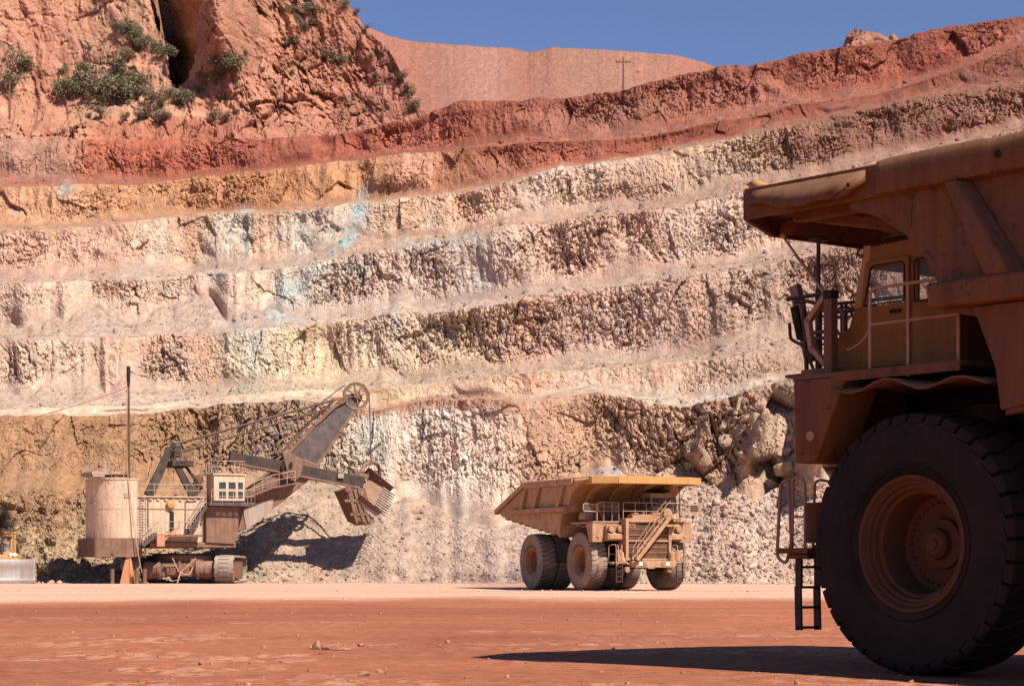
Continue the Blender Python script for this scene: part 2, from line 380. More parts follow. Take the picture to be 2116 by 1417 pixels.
# the far silvery berm slope of broken rock and the wider muck benches are part of these surfaces
CRS = [wav(CREST[k], k, 0) for k in range(7)]
gapw = 7.5 - 3.0 * (PXS / 2116.0)
for k in range(1, 7):
    crk = wav(CREST[k], k, 2.5 if k < 6 else 4.0)
    th0 = lerp_pts(TAL_H[k], PXS) * (.8 if k < 5 else .45)
    ths = np.maximum(1.0, th0 * (.85 + .6 * fbm(PXS / 60, PXS * 0 + k, 400 + k, 2)))
    th = np.maximum(1.0, ths + (1.5 + .20 * th0) * fbm(PXS / 36, PXS * 0 + k, 420 + k, 3))
    py_fb = cprev - th
    D0 = Dprev + .8
    D_fb = D0 + np.maximum(2.2, ths / F * Dprev / tan(radians(30))) + gapw * .5
    py_fb = np.maximum(py_fb, crk + 8)
    h = np.maximum(.3, (CRS[k - 1] - ths - CRS[k]) / F * D_fb)
    D_c = D_fb + h / tan(radians(66)) + .5
    rowsT = 40
    rowsF = int(np.clip((py_fb - crk).mean() / 1.75, 26, 90))
    tt = np.linspace(0, 1, rowsT)[:, None]
    # from the crest below across the flat and up the talus to the foot of the face
    zb = EYE + (HY - py_fb) / F * D_fb
    s_ = np.clip((tt - .06) / .94, 0, 1) ** 1.15
    kn = np.ones(61) / 61
    sm_ = lambda a: np.convolve(np.pad(a, 30, 'edge'), kn, 'valid')
    Ys, Xs_, Zs_ = sm_(Yl), sm_(Xl), sm_(Zl)
    w_ = np.maximum(0, 1 - tt / .16) ** 1.5
    Dt = Ys[None] + (D_fb - Ys)[None] * tt + (Yl - Ys)[None] * w_
    Xt = Xs_[None] + ((PXS - CX) / F * D_fb - Xs_)[None] * tt + (Xl - Xs_)[None] * w_
    Zt = Zs_[None] + (zb - Zs_)[None] * s_ + (Zl - Zs_)[None] * w_
    PXt = np.broadcast_to(PXS[None], Dt.shape)
    PYt = HY - (Zt - EYE) * F / Dt
    g1, _, e1 = facets(Xt / .6, Dt / .5, 500 + k); g2, _, e2 = facets(Xt / .3, Dt / .3, 520 + k)
    dt = (.06 * g1 + .05 * g2 + .30 * fbm(Xt / 2.5, Dt / 2, 540 + k, 4)) * np.minimum(1, tt * 4) * np.minimum(1, (1 - tt) * 6)
    ct = colour(.76 * lerp_col(TALUS[k], PXt), Xt, Dt, 560 + k, e1, e2 * .6 + .2, PXt, PYt, .08)
    tf = np.linspace(0, 1, rowsF + 1)[1:, None]
    lean = fbm(PXS / 120, PXS * 0 + k, 640 + k, 3)[None] * .25
    Df = D_fb[None] + (tf + lean * tf * (1 - tf) * 2) * (D_c - D_fb)[None]
    PYf = py_fb[None] + tf * (crk - py_fb)[None]
    PXf = np.broadcast_to(PXS[None], Df.shape)
    Xf, Zf = strip(PXf, Df, PYf)
    amp = (1.0 if k < 5 else .85) * np.clip(h / 6.0, .06, 1)[None]
    df, a1, a2 = rough_face(Xf, Zf, tf, 2000 + 137 * k, amp, .55, 1.0 if k < 5 else 1.75)
    # loose rock washes down the face in chutes
    ch = smooth(.2, .5, fbm(Xf / 5 + .7 * Zf / 5, Zf / 9, 660 + k, 3)) * smooth(1.0, .35, tf)
    rt_ = np.random.default_rng(900 + k)
    ii = rt_.integers(3, rowsT, 2600); jj = rt_.integers(0, nC, 2600)
    kp_ = (th[jj] > 6) & (fbm(Xt[ii, jj] / 4, Dt[ii, jj] / 3, 930 + k, 3) > -.12)
    ii, jj = ii[kp_], jj[kp_]
    talus_pts.append((Xt[ii, jj], Dt[ii, jj], Zt[ii, jj] + dt[ii, jj], ct[ii, jj]))
    base_f = lerp_col(FACE[k], PXf)
    wb_ = (smooth(1640, 1300, PXf) if k < 5 else 0 * PXf)[..., None]
    base_f = (base_f * (1 - .32 * wb_) + np.array(s2l(222, 186, 166)) * .32 * wb_) * (1 + .10 * wb_)
    cf = colour(base_f, Xf, Zf, 2100 + 137 * k, a1, a2, PXf, PYf, .3)
    if k >= 5:   # overburden: dark red soil lip over paler scraped rock
        lipm = (smooth(.55, .8, tf + .22 * fbm(PXf / 40, tf * 2, 680 + k, 4)) * smooth(900, 1050, PXf))[..., None] * .65
        cf = cf * (1 - lipm) + np.array(s2l(150, 78, 56)) * lipm
    cw = np.maximum(ch * .35, .8 * smooth(.22 if k < 5 else .12, .02, tf + .14 * fbm(PXf / 26, tf * 3, 690 + k, 4)))[..., None]
    cf = cf * (1 - cw) + lerp_col(TALUS[k], PXf) * .80 * cw
    df = df * (1 - .55 * ch) + .35 * ch * smooth(0, .4, tf)
    X = np.concatenate([Xt, Xf]); Y = np.concatenate([Dt - dt * .3, Df - df]); Z = np.concatenate([Zt + dt, Zf + .12 * df])
    Cc = np.concatenate([ct, cf])
    Xl, Yl, Zl = X[-1].copy(), Y[-1].copy(), Z[-1].copy()
    if k == 6:   # top of the pit: a flat shelf running back
        bk = np.array([2.0, 6.0, 14.0, 40.0])[:, None]
        Db = D_c[None] + bk
        zc = Z[-1][None]
        Xb = (PXS[None] - CX) / F * Db
        X = np.concatenate([X, Xb]); Y = np.concatenate([Y, Db]); Z = np.concatenate([Z, zc + .15 * fbm(Xb / 3, Db / 3, 9, 3) - .02 * bk])
        Cc = np.concatenate([Cc, np.broadcast_to(np.array(s2l(196, 132, 104)), Xb.shape + (3,))])
    ob = grid_mesh('mine_bench', X, Y, Z, Cc, M_rock, False); tag(ob, kind='structure'); mine_benches.append(ob)
    Dprev, cprev = sm120(D_c), crk
D_TOP = Dprev.copy()

# ---- far dump slope of red scree
px = np.arange(640, 2300, 3.0)
top_l = lerp_pts([(640, 20), (740, 50), (805, 75), (850, 86), (1000, 97), (1058, 100), (1092, 108), (1118, 105), (1140, 98), (1200, 101), (1280, 105), (1400, 115), (1450, 128), (1490, 143), (1560, 170), (1700, 200), (2300, 260)], px) + 1.3 * fbm(px / 9, px * 0, 700, 3)
bot_l = np.full(len(px), 290.0)
D0s, D1s = 322.0, 392.0
tt = np.linspace(0, 1, 110)[:, None]
Ds = D0s + (D1s - D0s) * tt
zb = EYE + (HY - bot_l) / F * D0s; zt = EYE + (HY - top_l) / F * D1s
prof = np.where(tt < .62, tt * 0.60 / .62 * 1.0, .60 + (tt - .62) / .38 * .40)
Zs = zb[None] + prof * (zt - zb)[None]
PXg = np.broadcast_to(px[None], Zs.shape)
Xs = (PXg - CX) / F * Ds
gul = fbm(Xs / 7.0, tt * 1.2 + Xs * 0, 702, 4)
g1, _, e1 = facets(Xs / .7, Ds / .9, 703); g2, _, e2 = facets(Xs / .4, Ds / .5, 704)
Zs = Zs + (.3 * gul + .10 * g1 + .08 * g2) * np.minimum(1, (1 - tt) * 12)
cs = lerp_col([(640, (186, 106, 82)), (850, (186, 108, 84)), (920, (178, 114, 94)), (1020, (190, 128, 106)), (1080, (180, 108, 84)), (1200, (184, 122, 98)), (1400, (188, 116, 92)), (1500, (176, 92, 70)), (2300, (176, 96, 74))], PXg)
cs = cs * (1 + .10 * gul + .16 * (e1 - .5) + .2 * (e2 - .5))[..., None]
bk = np.array([6., 40., 120.])[:, None]
X = np.concatenate([Xs, (px[None] - CX) / F * (D1s + bk)]); Y = np.concatenate([Ds + 0 * Zs, D1s + bk + 0 * px[None]]); Z = np.concatenate([Zs, zt[None] - .05 * bk])
cs = np.concatenate([cs, np.broadcast_to(cs[-1:], (3,) + cs.shape[1:])])
tag(grid_mesh('scree_hill', X, Y, Z, cs, M_scree, False), kind='structure')

# ---- red cliff of the mountain with its deep cleft
px = np.arange(-320, 905, 2.2)
top_l = lerp_pts([(-320, -230), (0, -260), (230, -330), (350, -400), (440, -400), (520, -300), (590, -130), (640, -56), (700, -6), (735, 20), (757, 58), (800, 92), (825, 140), (845, 190), (880, 226), (905, 245)], px) + 3 * fbm(px / 14, px * 0, 800, 4)
bot_l = lerp_pts([(-320, 300), (0, 300), (400, 305), (640, 300), (800, 290), (905, 280)], px)
nr = 250
tt = np.linspace(0, 1, nr)[:, None]
PYg = bot_l[None] + tt * (top_l - bot_l)[None]
PXg = np.broadcast_to(px[None], PYg.shape)
Db = 306.0
# slope: gentle apron of rock up to about y=190, steeper above
ap = lerp_pts([(-320, 236), (0, 214), (60, 190), (150, 200), (330, 190), (420, 200), (560, 130), (700, 150), (905, 200)], px)[None]
ris = np.maximum(0, bot_l[None] - PYg)
lowr = np.minimum(ris, bot_l[None] - ap); hir = np.maximum(0, ris - (bot_l[None] - ap))
Dc = Db + lowr / F * 320 / tan(radians(34)) + hir / F * 340 / tan(radians(60))
Xc = (PXg - CX) / F * Dc; Zc = EYE + (HY - PYg) / F * Dc
wu = Xc + 1.6 * fbm(Xc / 7, Zc / 7, 801, 3) + .22 * Zc; wv = Zc + 1.6 * fbm(Xc / 7 + 30, Zc / 7, 802, 3)
f0, k0, c0 = facets(wu / 7.0, wv / 10.0, 803); f1, k1, c1 = facets(wu / 3.0, wv / 4.2, 804); f2, k2, c2 = facets(wu / 1.2, wv / 1.5, 805); f3, k3, c3 = facets(wu / .5, wv / .6, 806)
rgh = .45 + .9 * smooth(-.1, .35, fbm(Xc / 9, Zc / 9, 808, 3))
crag = np.exp(-(((PXg - 660) / 130) ** 2 + ((PYg - 205) / 48) ** 2))           # the jointed block on the right
smo = np.exp(-(((PXg - 170) / 130) ** 2 + ((PYg - 90) / 70) ** 2)) * .6
dc = fbm(Xc / 24, Zc / 40, 809, 3) * 5.0 + fbm(wu / 6, wv / 16, 810, 4) * 2.0
dc += .9 * fbm(wu / 1.6, wv / 5.0, 812, 4) * (1 - smo)
dc += rgh * (1 - smo) * (f0 * .9 + f1 * .7 + f2 * .45 + f3 * .26) + .10 * vnoise(Xc / .3, Zc / .3, 811) + crag * (f1 * 1.1 + f2 * .5 - .9 * np.exp(-k1 * 9))
dc -= .7 * np.exp(-k0 * 16) * rgh
dc += 11.0 * np.exp(-(((PXg - 480) / 55) ** 2)) * smooth(230, 120, PYg)       # buttress right of the cleft
# cleft
lft = lerp_pts([(-520, 220), (0, 312), (60, 330), (110, 350), (175, 356), (190, 362), (240, 366)], PYg)
rgt = lerp_pts([(-520, 560), (0, 440), (40, 428), (62, 412), (100, 414), (140, 408), (165, 392), (185, 372), (240, 366)], PYg)
wob = 5 * fbm(PXg / 12, PYg / 12, 820, 3)
ins = smooth(-.6, .6, np.minimum(PXg - lft + wob, rgt - PXg + wob)) * smooth(188, 176, PYg)
infold = np.clip((PXg - lft) / np.maximum(8, rgt - lft), 0, 1)
dc = dc * (1 - .4 * ins) - ins * (120.0 - 70.0 * infold ** 2)
Yc = Dc - dc
deep = np.maximum(0, -dc - 6) * (ins > .02)
Xc = Xc * (1 + deep / Dc); Zc = EYE + (Zc - EYE) * (1 + deep / Dc)
cc = lerp_col([(-320, (204, 130, 96)), (0, (204, 132, 100)), (90, (198, 118, 88)), (170, (206, 138, 104)), (330, (206, 140, 108)), (440, (198, 122, 90)), (560, (198, 124, 92)), (660, (192, 114, 84)), (760, (190, 112, 86)), (905, (190, 112, 88))], PXg)
n1 = fbm(Xc / 10, Zc / 10, 830, 4); n2 = fbm(Xc / 4 + .4 * Zc / 4, Zc / 9, 831, 4)
cc = cc * (1 + .14 * n1 + .30 * (c1 - .5) + .22 * (c2 - .5))[..., None]
a = (smooth(.05, .5, n2) * .5)[..., None]; cc = cc * (1 - a + a * np.array([.92, .72, .62]))
a = (smooth(-.1, -.5, n2) * .6)[..., None]; cc = cc * (1 - a + a * np.array([1.06, 1.06, 1.0]))
# red soil bench at the foot
sl = smooth(238, 262, PYg + 6 * fbm(PXg / 30, PYg / 14, 833, 3)) * smooth(150, 220, PXg)
soil = lerp_col([(0, (190, 104, 70)), (250, (188, 92, 58)), (450, (178, 86, 56)), (560, (190, 112, 84)), (905, (188, 110, 86))], PXg)
cc = cc * (1 - .8 * sl[..., None]) + soil * .8 * sl[..., None]
bk = np.array([4., 30., 80.])[:, None]
Dk = Yc[-1][None] + bk
X = np.concatenate([Xc, Xc[-1][None] + 0 * bk]); Y = np.concatenate([Yc, Dk]); Z = np.concatenate([Zc + .1 * dc * (1 - ins), Zc[-1][None] - .55 * bk])
cc = np.concatenate([cc, np.broadcast_to(cc[-1:], (3,) + cc.shape[1:])])
cliff_ob = tag(grid_mesh('mountain', X, Y, Z, cc, M_cliff, False), kind='structure')
CL = dict(px=px, PY=PYg, X=Xc, Y=Yc, Z=Zc)

# ---- rock outcrop showing over the skyline
px = np.arange(1700, 1890, 2.0)
top_l = lerp_pts([(1700, 112), (1740, 98), (1749, 74), (1762, 64), (1785, 60), (1805, 66), (1822, 68), (1836, 74), (1850, 68), (1862, 88), (1890, 105)], px) + 3 * fbm(px / 5, px * 0, 850, 3)
tt = np.linspace(0, 1, 44)[:, None]
PYg = 150 + tt * (top_l - 150)[None]; PXg = np.broadcast_to(px[None], PYg.shape)
Do = 420 + 12 * tt + 0 * PXg
Xo = (PXg - CX) / F * Do; Zo = EYE + (HY - PYg) / F * Do
f1, k1, c1 = facets(Xo / 2.2, Zo / 2.4, 851); f2, k2, c2 = facets(Xo / .9, Zo / 1.0, 852)
do = f1 * 1.6 + f2 * .6
co = np.broadcast_to(np.array(s2l(178, 110, 84)), Xo.shape + (3,)) * (1 + .5 * (c1 - .5))[..., None]
bk = np.array([8., 40.])[:, None]
X = np.concatenate([Xo, Xo[-1][None] + 0 * bk]); Y = np.concatenate([Do - do, (Do - do)[-1][None] + bk]); Z = np.concatenate([Zo, Zo[-1][None] - .5 * bk])
co = np.concatenate([co, np.broadcast_to(co[-1:], (2,) + co.shape[1:])])
tag(grid_mesh('hill', X, Y, Z, co, M_cliff), kind='structure')

# ---- pit floor, one sheet reaching the horizon
def floor_z(x, y):
    x = np.asarray(x, float); y = np.asarray(y, float)
    z = .15 * smooth(118, 165, y)
    near = smooth(140, 60, y)
    z = z + .030 * fbm(x / 3.0, y / 5.0, 900, 3) * smooth(12, 20, y)
    z = z + .10 * np.exp(-((y - 120.0 - 1.0 * fbm(x / 9, y * 0, 905, 3)) / 1.1) ** 2) * (.55 + .45 * fbm(x / 2.2, y * 0 + 4, 906, 4)) * smooth(-42, -30, x)
    return z
pxs = np.concatenate([[-90000, -20000, -6000, -2500, -1200, -700], np.arange(-450, 2560, 5.0), [2800, 3300, 4500, 8000, 22000, 90000]])
ys = [-400, -120, -40, -10, 4, 12, 18]
y = 21.0
while y < 200:
    ys.append(y)
    y *= 1.0045 if y < 60 else 1.0065
ys += [240, 320, 500, 900, 2000, 5000]
ys = np.array(ys)
Xg = (pxs[None] - CX) / F * np.maximum(ys, 14)[:, None]; Yg = np.broadcast_to(ys[:, None], Xg.shape)
Zg = floor_z(Xg, Yg)
inn = (np.abs(pxs - 1055) < 1510)[None] & (ys > 20.5)[:, None] & (ys < 200)[:, None]
g1, k1, e1 = facets(Xg / .32, Yg / .8, 910); g2, k2, e2 = facets(Xg / .12, Yg / .34, 911)
clod = smooth(-.1, .4, fbm(Xg / 2.2, Yg / 3.0, 912, 4)) * smooth(70, 34, Yg) + .12
clod *= .25 + .75 * smooth(-.1, .25, fbm(Xg / 7 + 7, Yg / 2.6, 913, 3))
Zg = Zg + inn * clod * (.016 * np.maximum(g1, 0) + .009 * np.maximum(g2, 0))
dark = np.array(s2l(176, 92, 62)); dark2 = np.array(s2l(160, 80, 54)); lite = np.array(s2l(232, 172, 146)); chip = np.array(s2l(216, 148, 120))
edge_y = 92 + 14 * fbm(Xg / 12, Xg * 0, 915, 4) + 5 * fbm(Xg / 3, Yg / 3, 916, 3)
wl_ = smooth(-12, 12, Yg - edge_y)
n = fbm(Xg / 8, Yg / 14, 917, 4)
cg = dark + (dark2 - dark) * smooth(-.3, .4, n)[..., None]
trk = smooth(.12, .4, fbm(Xg / 30, Yg / 1.6, 918, 3)) * smooth(30, 60, Yg)      # wheel tracks running across
cg = cg * (1 + .16 * trk - .10 * smooth(.1, .5, fbm(Xg / 24 + 9, Yg / 2.2, 919, 3)))[..., None]
cl = lite * (1 + .12 * fbm(Xg / 12, Yg / 3, 920, 4))[..., None]
rd = (smooth(.1, .45, fbm(Xg / 26, Yg / 3.0, 921, 3)) * .55)[..., None]
cl = cl * (1 - rd) + np.array(s2l(214, 140, 110)) * rd
cg = cg * (1 - wl_[..., None]) + cl * wl_[..., None]
cw = (np.clip(clod * (e1 > .45) * (g1 > .02) * 1.2 + clod * (e2 > .6) * .7, 0, 1) * inn)[..., None] * .6
cg = cg * (1 - cw) + chip * cw
tag(grid_mesh('ground', Xg, Yg, Zg, cg, M_dirt), kind='structure')
# ------------------------------------------------------------------ mesh builder for the machines
class MB:
    def __init__(s):
        s.v = []; s.f = []
    def add(s, vs, fs):
        o = len(s.v)
        s.v += [tuple(v) for v in vs]
        s.f += [tuple(i + o for i in f) for f in fs]
        return s
    def box(s, x0, x1, y0, y1, z0, z1, M=None):
        vs = [Vector((x, y, z)) for z in (z0, z1) for y in (y0, y1) for x in (x0, x1)]
        if M: vs = [M @ v for v in vs]
        return s.add(vs, [(0, 2, 3, 1), (4, 5, 7, 6), (0, 1, 5, 4), (2, 6, 7, 3), (0, 4, 6, 2), (1, 3, 7, 5)])
    def prism(s, poly, a0, a1, axis='Y', M=None):
        """poly in the two other axes (XZ for Y, YZ for X, XY for Z), extruded a0..a1"""
        def mk(p, a):
            if axis == 'Y': return Vector((p[0], a, p[1]))
            if axis == 'X': return Vector((a, p[0], p[1]))
            return Vector((p[0], p[1], a))
        n = len(poly)
        vs = [mk(p, a0) for p in poly] + [mk(p, a1) for p in poly]
        if M: vs = [M @ v for v in vs]
        fs = [tuple(range(n - 1, -1, -1)), tuple(range(n, 2 * n))] + [(i, (i + 1) % n, n + (i + 1) % n, n + i) for i in range(n)]
        return s.add(vs, fs)
    def bar(s, a, b, w, h, up=(0, 0, 1)):
        """rectangular bar from a to b, w across, h along up"""
        a = Vector(a); b = Vector(b); d = (b - a).normalized(); u = Vector(up)
        sd = d.cross(u)
        if sd.length < 1e-4: sd = d.cross(Vector((1, 0, 0)))
        sd.normalize(); u = sd.cross(d).normalized()
        vs = [p + sd * (i * w / 2) + u * (j * h / 2) for p in (a, b) for i, j in ((-1, -1), (1, -1), (1, 1), (-1, 1))]
        return s.add(vs, [(0, 3, 2, 1), (4, 5, 6, 7), (0, 1, 5, 4), (1, 2, 6, 5), (2, 3, 7, 6), (3, 0, 4, 7)])
    def taper(s, a, b, w0, h0, w1, h1, up=(0, 0, 1)):
        a = Vector(a); b = Vector(b); d = (b - a).normalized(); u = Vector(up)
        sd = d.cross(u).normalized(); u = sd.cross(d).normalized()
        vs = [p + sd * (i * w / 2) + u * (j * h / 2) for p, w, h in ((a, w0, h0), (b, w1, h1)) for i, j in ((-1, -1), (1, -1), (1, 1), (-1, 1))]
        return s.add(vs, [(0, 3, 2, 1), (4, 5, 6, 7), (0, 1, 5, 4), (1, 2, 6, 5), (2, 3, 7, 6), (3, 0, 4, 7)])
    def tube(s, pts, r, n=7, r1=None, closed=False):
        pts = [Vector(p) for p in pts]
        m = len(pts); o = []
        ref = None
        for i, p in enumerate(pts):
            d = (pts[min(i + 1, m - 1)] - pts[max(i - 1, 0)])
            if closed: d = pts[(i + 1) % m] - pts[i - 1]
            d.normalize()
            if ref is None:
                ref = d.cross(Vector((0, 0, 1)))
                if ref.length < .05: ref = d.cross(Vector((1, 0, 0)))
            ref = (ref - d * ref.dot(d)).normalized()
            b = d.cross(ref)
            rr = r if r1 is None else r + (r1 - r) * i / (m - 1)
            o += [p + (ref * cos(2 * pi * k / n) + b * sin(2 * pi * k / n)) * rr for k in range(n)]
        fs = []
        for i in range(m if closed else m - 1):
            for k in range(n):
                a = i * n + k; b = i * n + (k + 1) % n; j = ((i + 1) % m) * n
                fs.append((a, b, j + (k + 1) % n, j + k))
        if not closed:
            fs += [tuple(range(n - 1, -1, -1)), tuple(range((m - 1) * n, m * n))]
        return s.add(o, fs)
    def cyl(s, a, b, r, n=20, r1=None):
        return s.tube([a, b], r, n, r1)
    def lathe(s, prof, n=48, axis='Y', origin=(0, 0, 0), caps=False):
        """prof: (radius, along)"""
        vs = []
        for k in range(n):
            t = 2 * pi * k / n
            for r, a in prof:
                if axis == 'Y': vs.append((origin[0] + r * cos(t), origin[1] + a, origin[2] + r * sin(t)))
                elif axis == 'X': vs.append((origin[0] + a, origin[1] + r * cos(t), origin[2] + r * sin(t)))
                else: vs.append((origin[0] + r * cos(t), origin[1] + r * sin(t), origin[2] + a))
        m = len(prof)
        fs = [(k * m + i, k * m + i + 1, ((k + 1) % n) * m + i + 1, ((k + 1) % n) * m + i) for k in range(n) for i in range(m - 1)]
        if caps:
            fs += [tuple(k * m for k in range(n)), tuple(k * m + m - 1 for k in range(n - 1, -1, -1))]
        return s.add(vs, fs)
    def sheet(s, rows):
        m = len(rows[0]); o = [p for r in rows for p in r]
        return s.add(o, [(i * m + j, i * m + j + 1, (i + 1) * m + j + 1, (i + 1) * m + j) for i in range(len(rows) - 1) for j in range(m - 1)])
    def build(s, name, mat, parent=None, bevel=0.0, angle=0.55, solid=0.0, loc=None):
        me = bpy.data.meshes.new(name)
        me.from_pydata(s.v, [], s.f)
        bm = bmesh.new(); bm.from_mesh(me)
        bmesh.ops.recalc_face_normals(bm, faces=bm.faces)
        bm.to_mesh(me); bm.free()
        me.polygons.foreach_set('use_smooth', [True] * len(me.polygons))
        me.set_sharp_from_angle(angle=angle)
        o = bpy.data.objects.new(name, me)
        COL.objects.link(o)
        me.materials.append(mat)
        if parent: o.parent = parent
        if loc: o.location = loc
        if solid:
            md = o.modifiers.new('solid', 'SOLIDIFY'); md.thickness = solid; md.offset = 0
        if bevel:
            md = o.modifiers.new('bevel', 'BEVEL'); md.width = bevel; md.segments = 2; md.limit_method = 'ANGLE'; md.angle_limit = radians(40)
        return o

def arc(p0, p1, p2, n=8):
    p0, p1, p2 = Vector(p0), Vector(p1), Vector(p2)
    return [p0 * (1 - t) ** 2 + p1 * 2 * t * (1 - t) + p2 * t * t for t in [i / n for i in range(n + 1)]]

def round_path(pts, r=.12, n=4):
    """polyline with rounded corners for bent handrail pipe"""
    pts = [Vector(p) for p in pts]; out = [pts[0]]
    for a, b, c in zip(pts, pts[1:], pts[2:]):
        u = (a - b); v = (c - b)
        k = min(r, u.length * .45, v.length * .45)
        out += arc(b + u.normalized() * k, b, b + v.normalized() * k, n)
    return out + [pts[-1]]

def paint(name, base, dust=(0.42, 0.24, 0.14), amt=0.5, rough=0.75, streak=0.35, metallic=0.0, spec=0.25, wear=None):
    """weathered paint under dust: patches, rain streaks, more dust on upward faces"""
    m, t, b = nt(name)
    v, n = noise_ramp(t, 1.3, 0, 1, 7, p0=.35, p1=.68)
    st, _ = noise_ramp(t, 1.0, 0, 1, 5, p0=.42, p1=.7, stretch=(5, 5, .35))
    geo = N(t, 'ShaderNodeNewGeometry'); sp = N(t, 'ShaderNodeSeparateXYZ')
    t.links.new(geo.outputs['Normal'], sp.inputs[0])
    up = N(t, 'ShaderNodeMapRange'); up.inputs['From Min'].default_value = .2; up.inputs['From Max'].default_value = .9
    t.links.new(sp.outputs['Z'], up.inputs[0])
    a = N(t, 'ShaderNodeMath', operation='MULTIPLY_ADD'); a.inputs[1].default_value = .45; a.inputs[2].default_value = amt - .2
    t.links.new(v, a.inputs[0])
    mx = N(t, 'ShaderNodeMath', operation='ADD', use_clamp=True); t.links.new(a.outputs[0], mx.inputs[0])
    u2 = N(t, 'ShaderNodeMath', operation='MULTIPLY'); u2.inputs[1].default_value = .5; t.links.new(up.outputs[0], u2.inputs[0])
    t.links.new(u2.outputs[0], mx.inputs[1])
    dn = N(t, 'ShaderNodeMapRange'); dn.inputs['From Min'].default_value = -.15; dn.inputs['From Max'].default_value = -.75; dn.inputs['To Max'].default_value = .9  # thins dust on undersides, which also paints their shade into the colour
    t.links.new(sp.outputs['Z'], dn.inputs[0])
    sb_ = N(t, 'ShaderNodeMath', operation='SUBTRACT', use_clamp=True); t.links.new(mx.outputs[0], sb_.inputs[0]); t.links.new(dn.outputs[0], sb_.inputs[1]); mx = sb_
    c1 = N(t, 'ShaderNodeMixRGB'); c1.inputs[1].default_value = (*base, 1); c1.inputs[2].default_value = (*dust, 1)
    t.links.new(mx.outputs[0], c1.inputs[0])
    c2 = N(t, 'ShaderNodeMixRGB', blend_type='MULTIPLY'); c2.inputs[2].default_value = (.62, .5, .42, 1)
    sm = N(t, 'ShaderNodeMath', operation='MULTIPLY'); sm.inputs[1].default_value = streak; t.links.new(st, sm.inputs[0])
    t.links.new(sm.outputs[0], c2.inputs[0]); t.links.new(c1.outputs[0], c2.inputs[1])
    out = c2.outputs[0]
    if wear:
        w, _ = noise_ramp(t, 6.0, 0, 1, 8, p0=.60, p1=.66)
        c3 = N(t, 'ShaderNodeMixRGB'); c3.inputs[2].default_value = (*wear, 1)
        t.links.new(w, c3.inputs[0]); t.links.new(out, c3.inputs[1]); out = c3.outputs[0]
    t.links.new(out, b.inputs['Base Color'])
    r2, n2 = noise_ramp(t, 9.0, rough - .12, min(1, rough + .12), 4)
    t.links.new(r2, b.inputs['Roughness'])
    b.inputs['Metallic'].default_value = metallic
    b.inputs['Specular IOR Level'].default_value = spec
    bp = N(t, 'ShaderNodeBump', Strength=.25, Distance=.01); t.links.new(n, bp.inputs['Height']); t.links.new(bp.outputs[0], b.inputs['Normal'])
    return m

def glass_mat(name, col=(.25, .3, .33), alpha=.14, rough=.08):
    m, t, b = nt(name)
    b.inputs['Base Color'].default_value = (*col, 1)
    b.inputs['Roughness'].default_value = rough
    b.inputs['Alpha'].default_value = alpha
    return m

def lamp_mat(name, col, strength):
    m, t, b = nt(name)
    b.inputs['Base Color'].default_value = (.8, .75, .6, 1)
    b.inputs['Emission Color'].default_value = (*col, 1)
    b.inputs['Emission Strength'].default_value = strength
    return m

M_truck_tan = paint('dusty_truck_paint', (.30, .155, .05), (.50, .295, .19), .66, streak=.55, wear=(.22, .11, .05))
M_truck_red_shade = paint('mud_caked_shade_truck_paint', (.20, .082, .027), (.185, .085, .045), .5, streak=.7, wear=(.11, .045, .02))  # near truck: red mud, darkened further to put its shade into the colour
M_truck_yellow = paint('yellow_truck_paint', (.50, .25, .05), (.50, .28, .14), .42)
M_deck_tan = M_deck = paint('dusty_steel_plate', (.24, .13, .08), (.46, .27, .17), .55)
M_deck_red_shade = paint('mud_caked_shade_plate', (.14, .07, .04), (.26, .13, .075), .5)  # muddy deck of the near truck, its shade mixed into the tone
M_rail = paint('dusty_rail_paint', (.36, .18, .09), (.54, .34, .23), .6)
M_darksteel = paint('dark_dusty_steel', (.045, .035, .032), (.20, .11, .07), .35)
M_black = paint('black_parts_and_shade', (.02, .018, .017), (.05, .03, .022), .3, rough=.85)  # true black parts, plus truck underparts whose shade is painted in
M_tyre = paint('shade_dark_tyre_rubber', (.013, .010, .009), (.055, .033, .023), .40, rough=.95, streak=.1)  # near truck tyres, rubber blackened to carry the shade they stand in
M_tyre_dusty = paint('dusty_tyre_rubber', (.10, .078, .066), (.40, .28, .205), .62, rough=.95, streak=.1)
M_tread = M_tyre
M_rim_tan = paint('dusty_wheel_rim', (.36, .16, .06), (.38, .21, .12), .5)
M_rim_red_shade = paint('mud_caked_shade_rim', (.13, .052, .018), (.11, .050, .026), .5)  # muddy near rim, darkened in colour for the shaded wheel
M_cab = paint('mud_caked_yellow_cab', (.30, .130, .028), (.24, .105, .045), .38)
M_glass = glass_mat('cab_glass')
M_lens = glass_mat('lamp_lens', (.26, .20, .15), .95, .3)
M_lit = lamp_mat('lit_lamp', (1.0, .70, .30), 1.6)
M_grille = paint('radiator_fins', (.16, .085, .055), (.34, .185, .115), .5, streak=.7)
M_white = paint('worn_white_rail', (.55, .42, .33), (.45, .28, .18), .4)
M_wood = paint('sunbleached_board', (.26, .20, .17), (.34, .24, .18), .4)
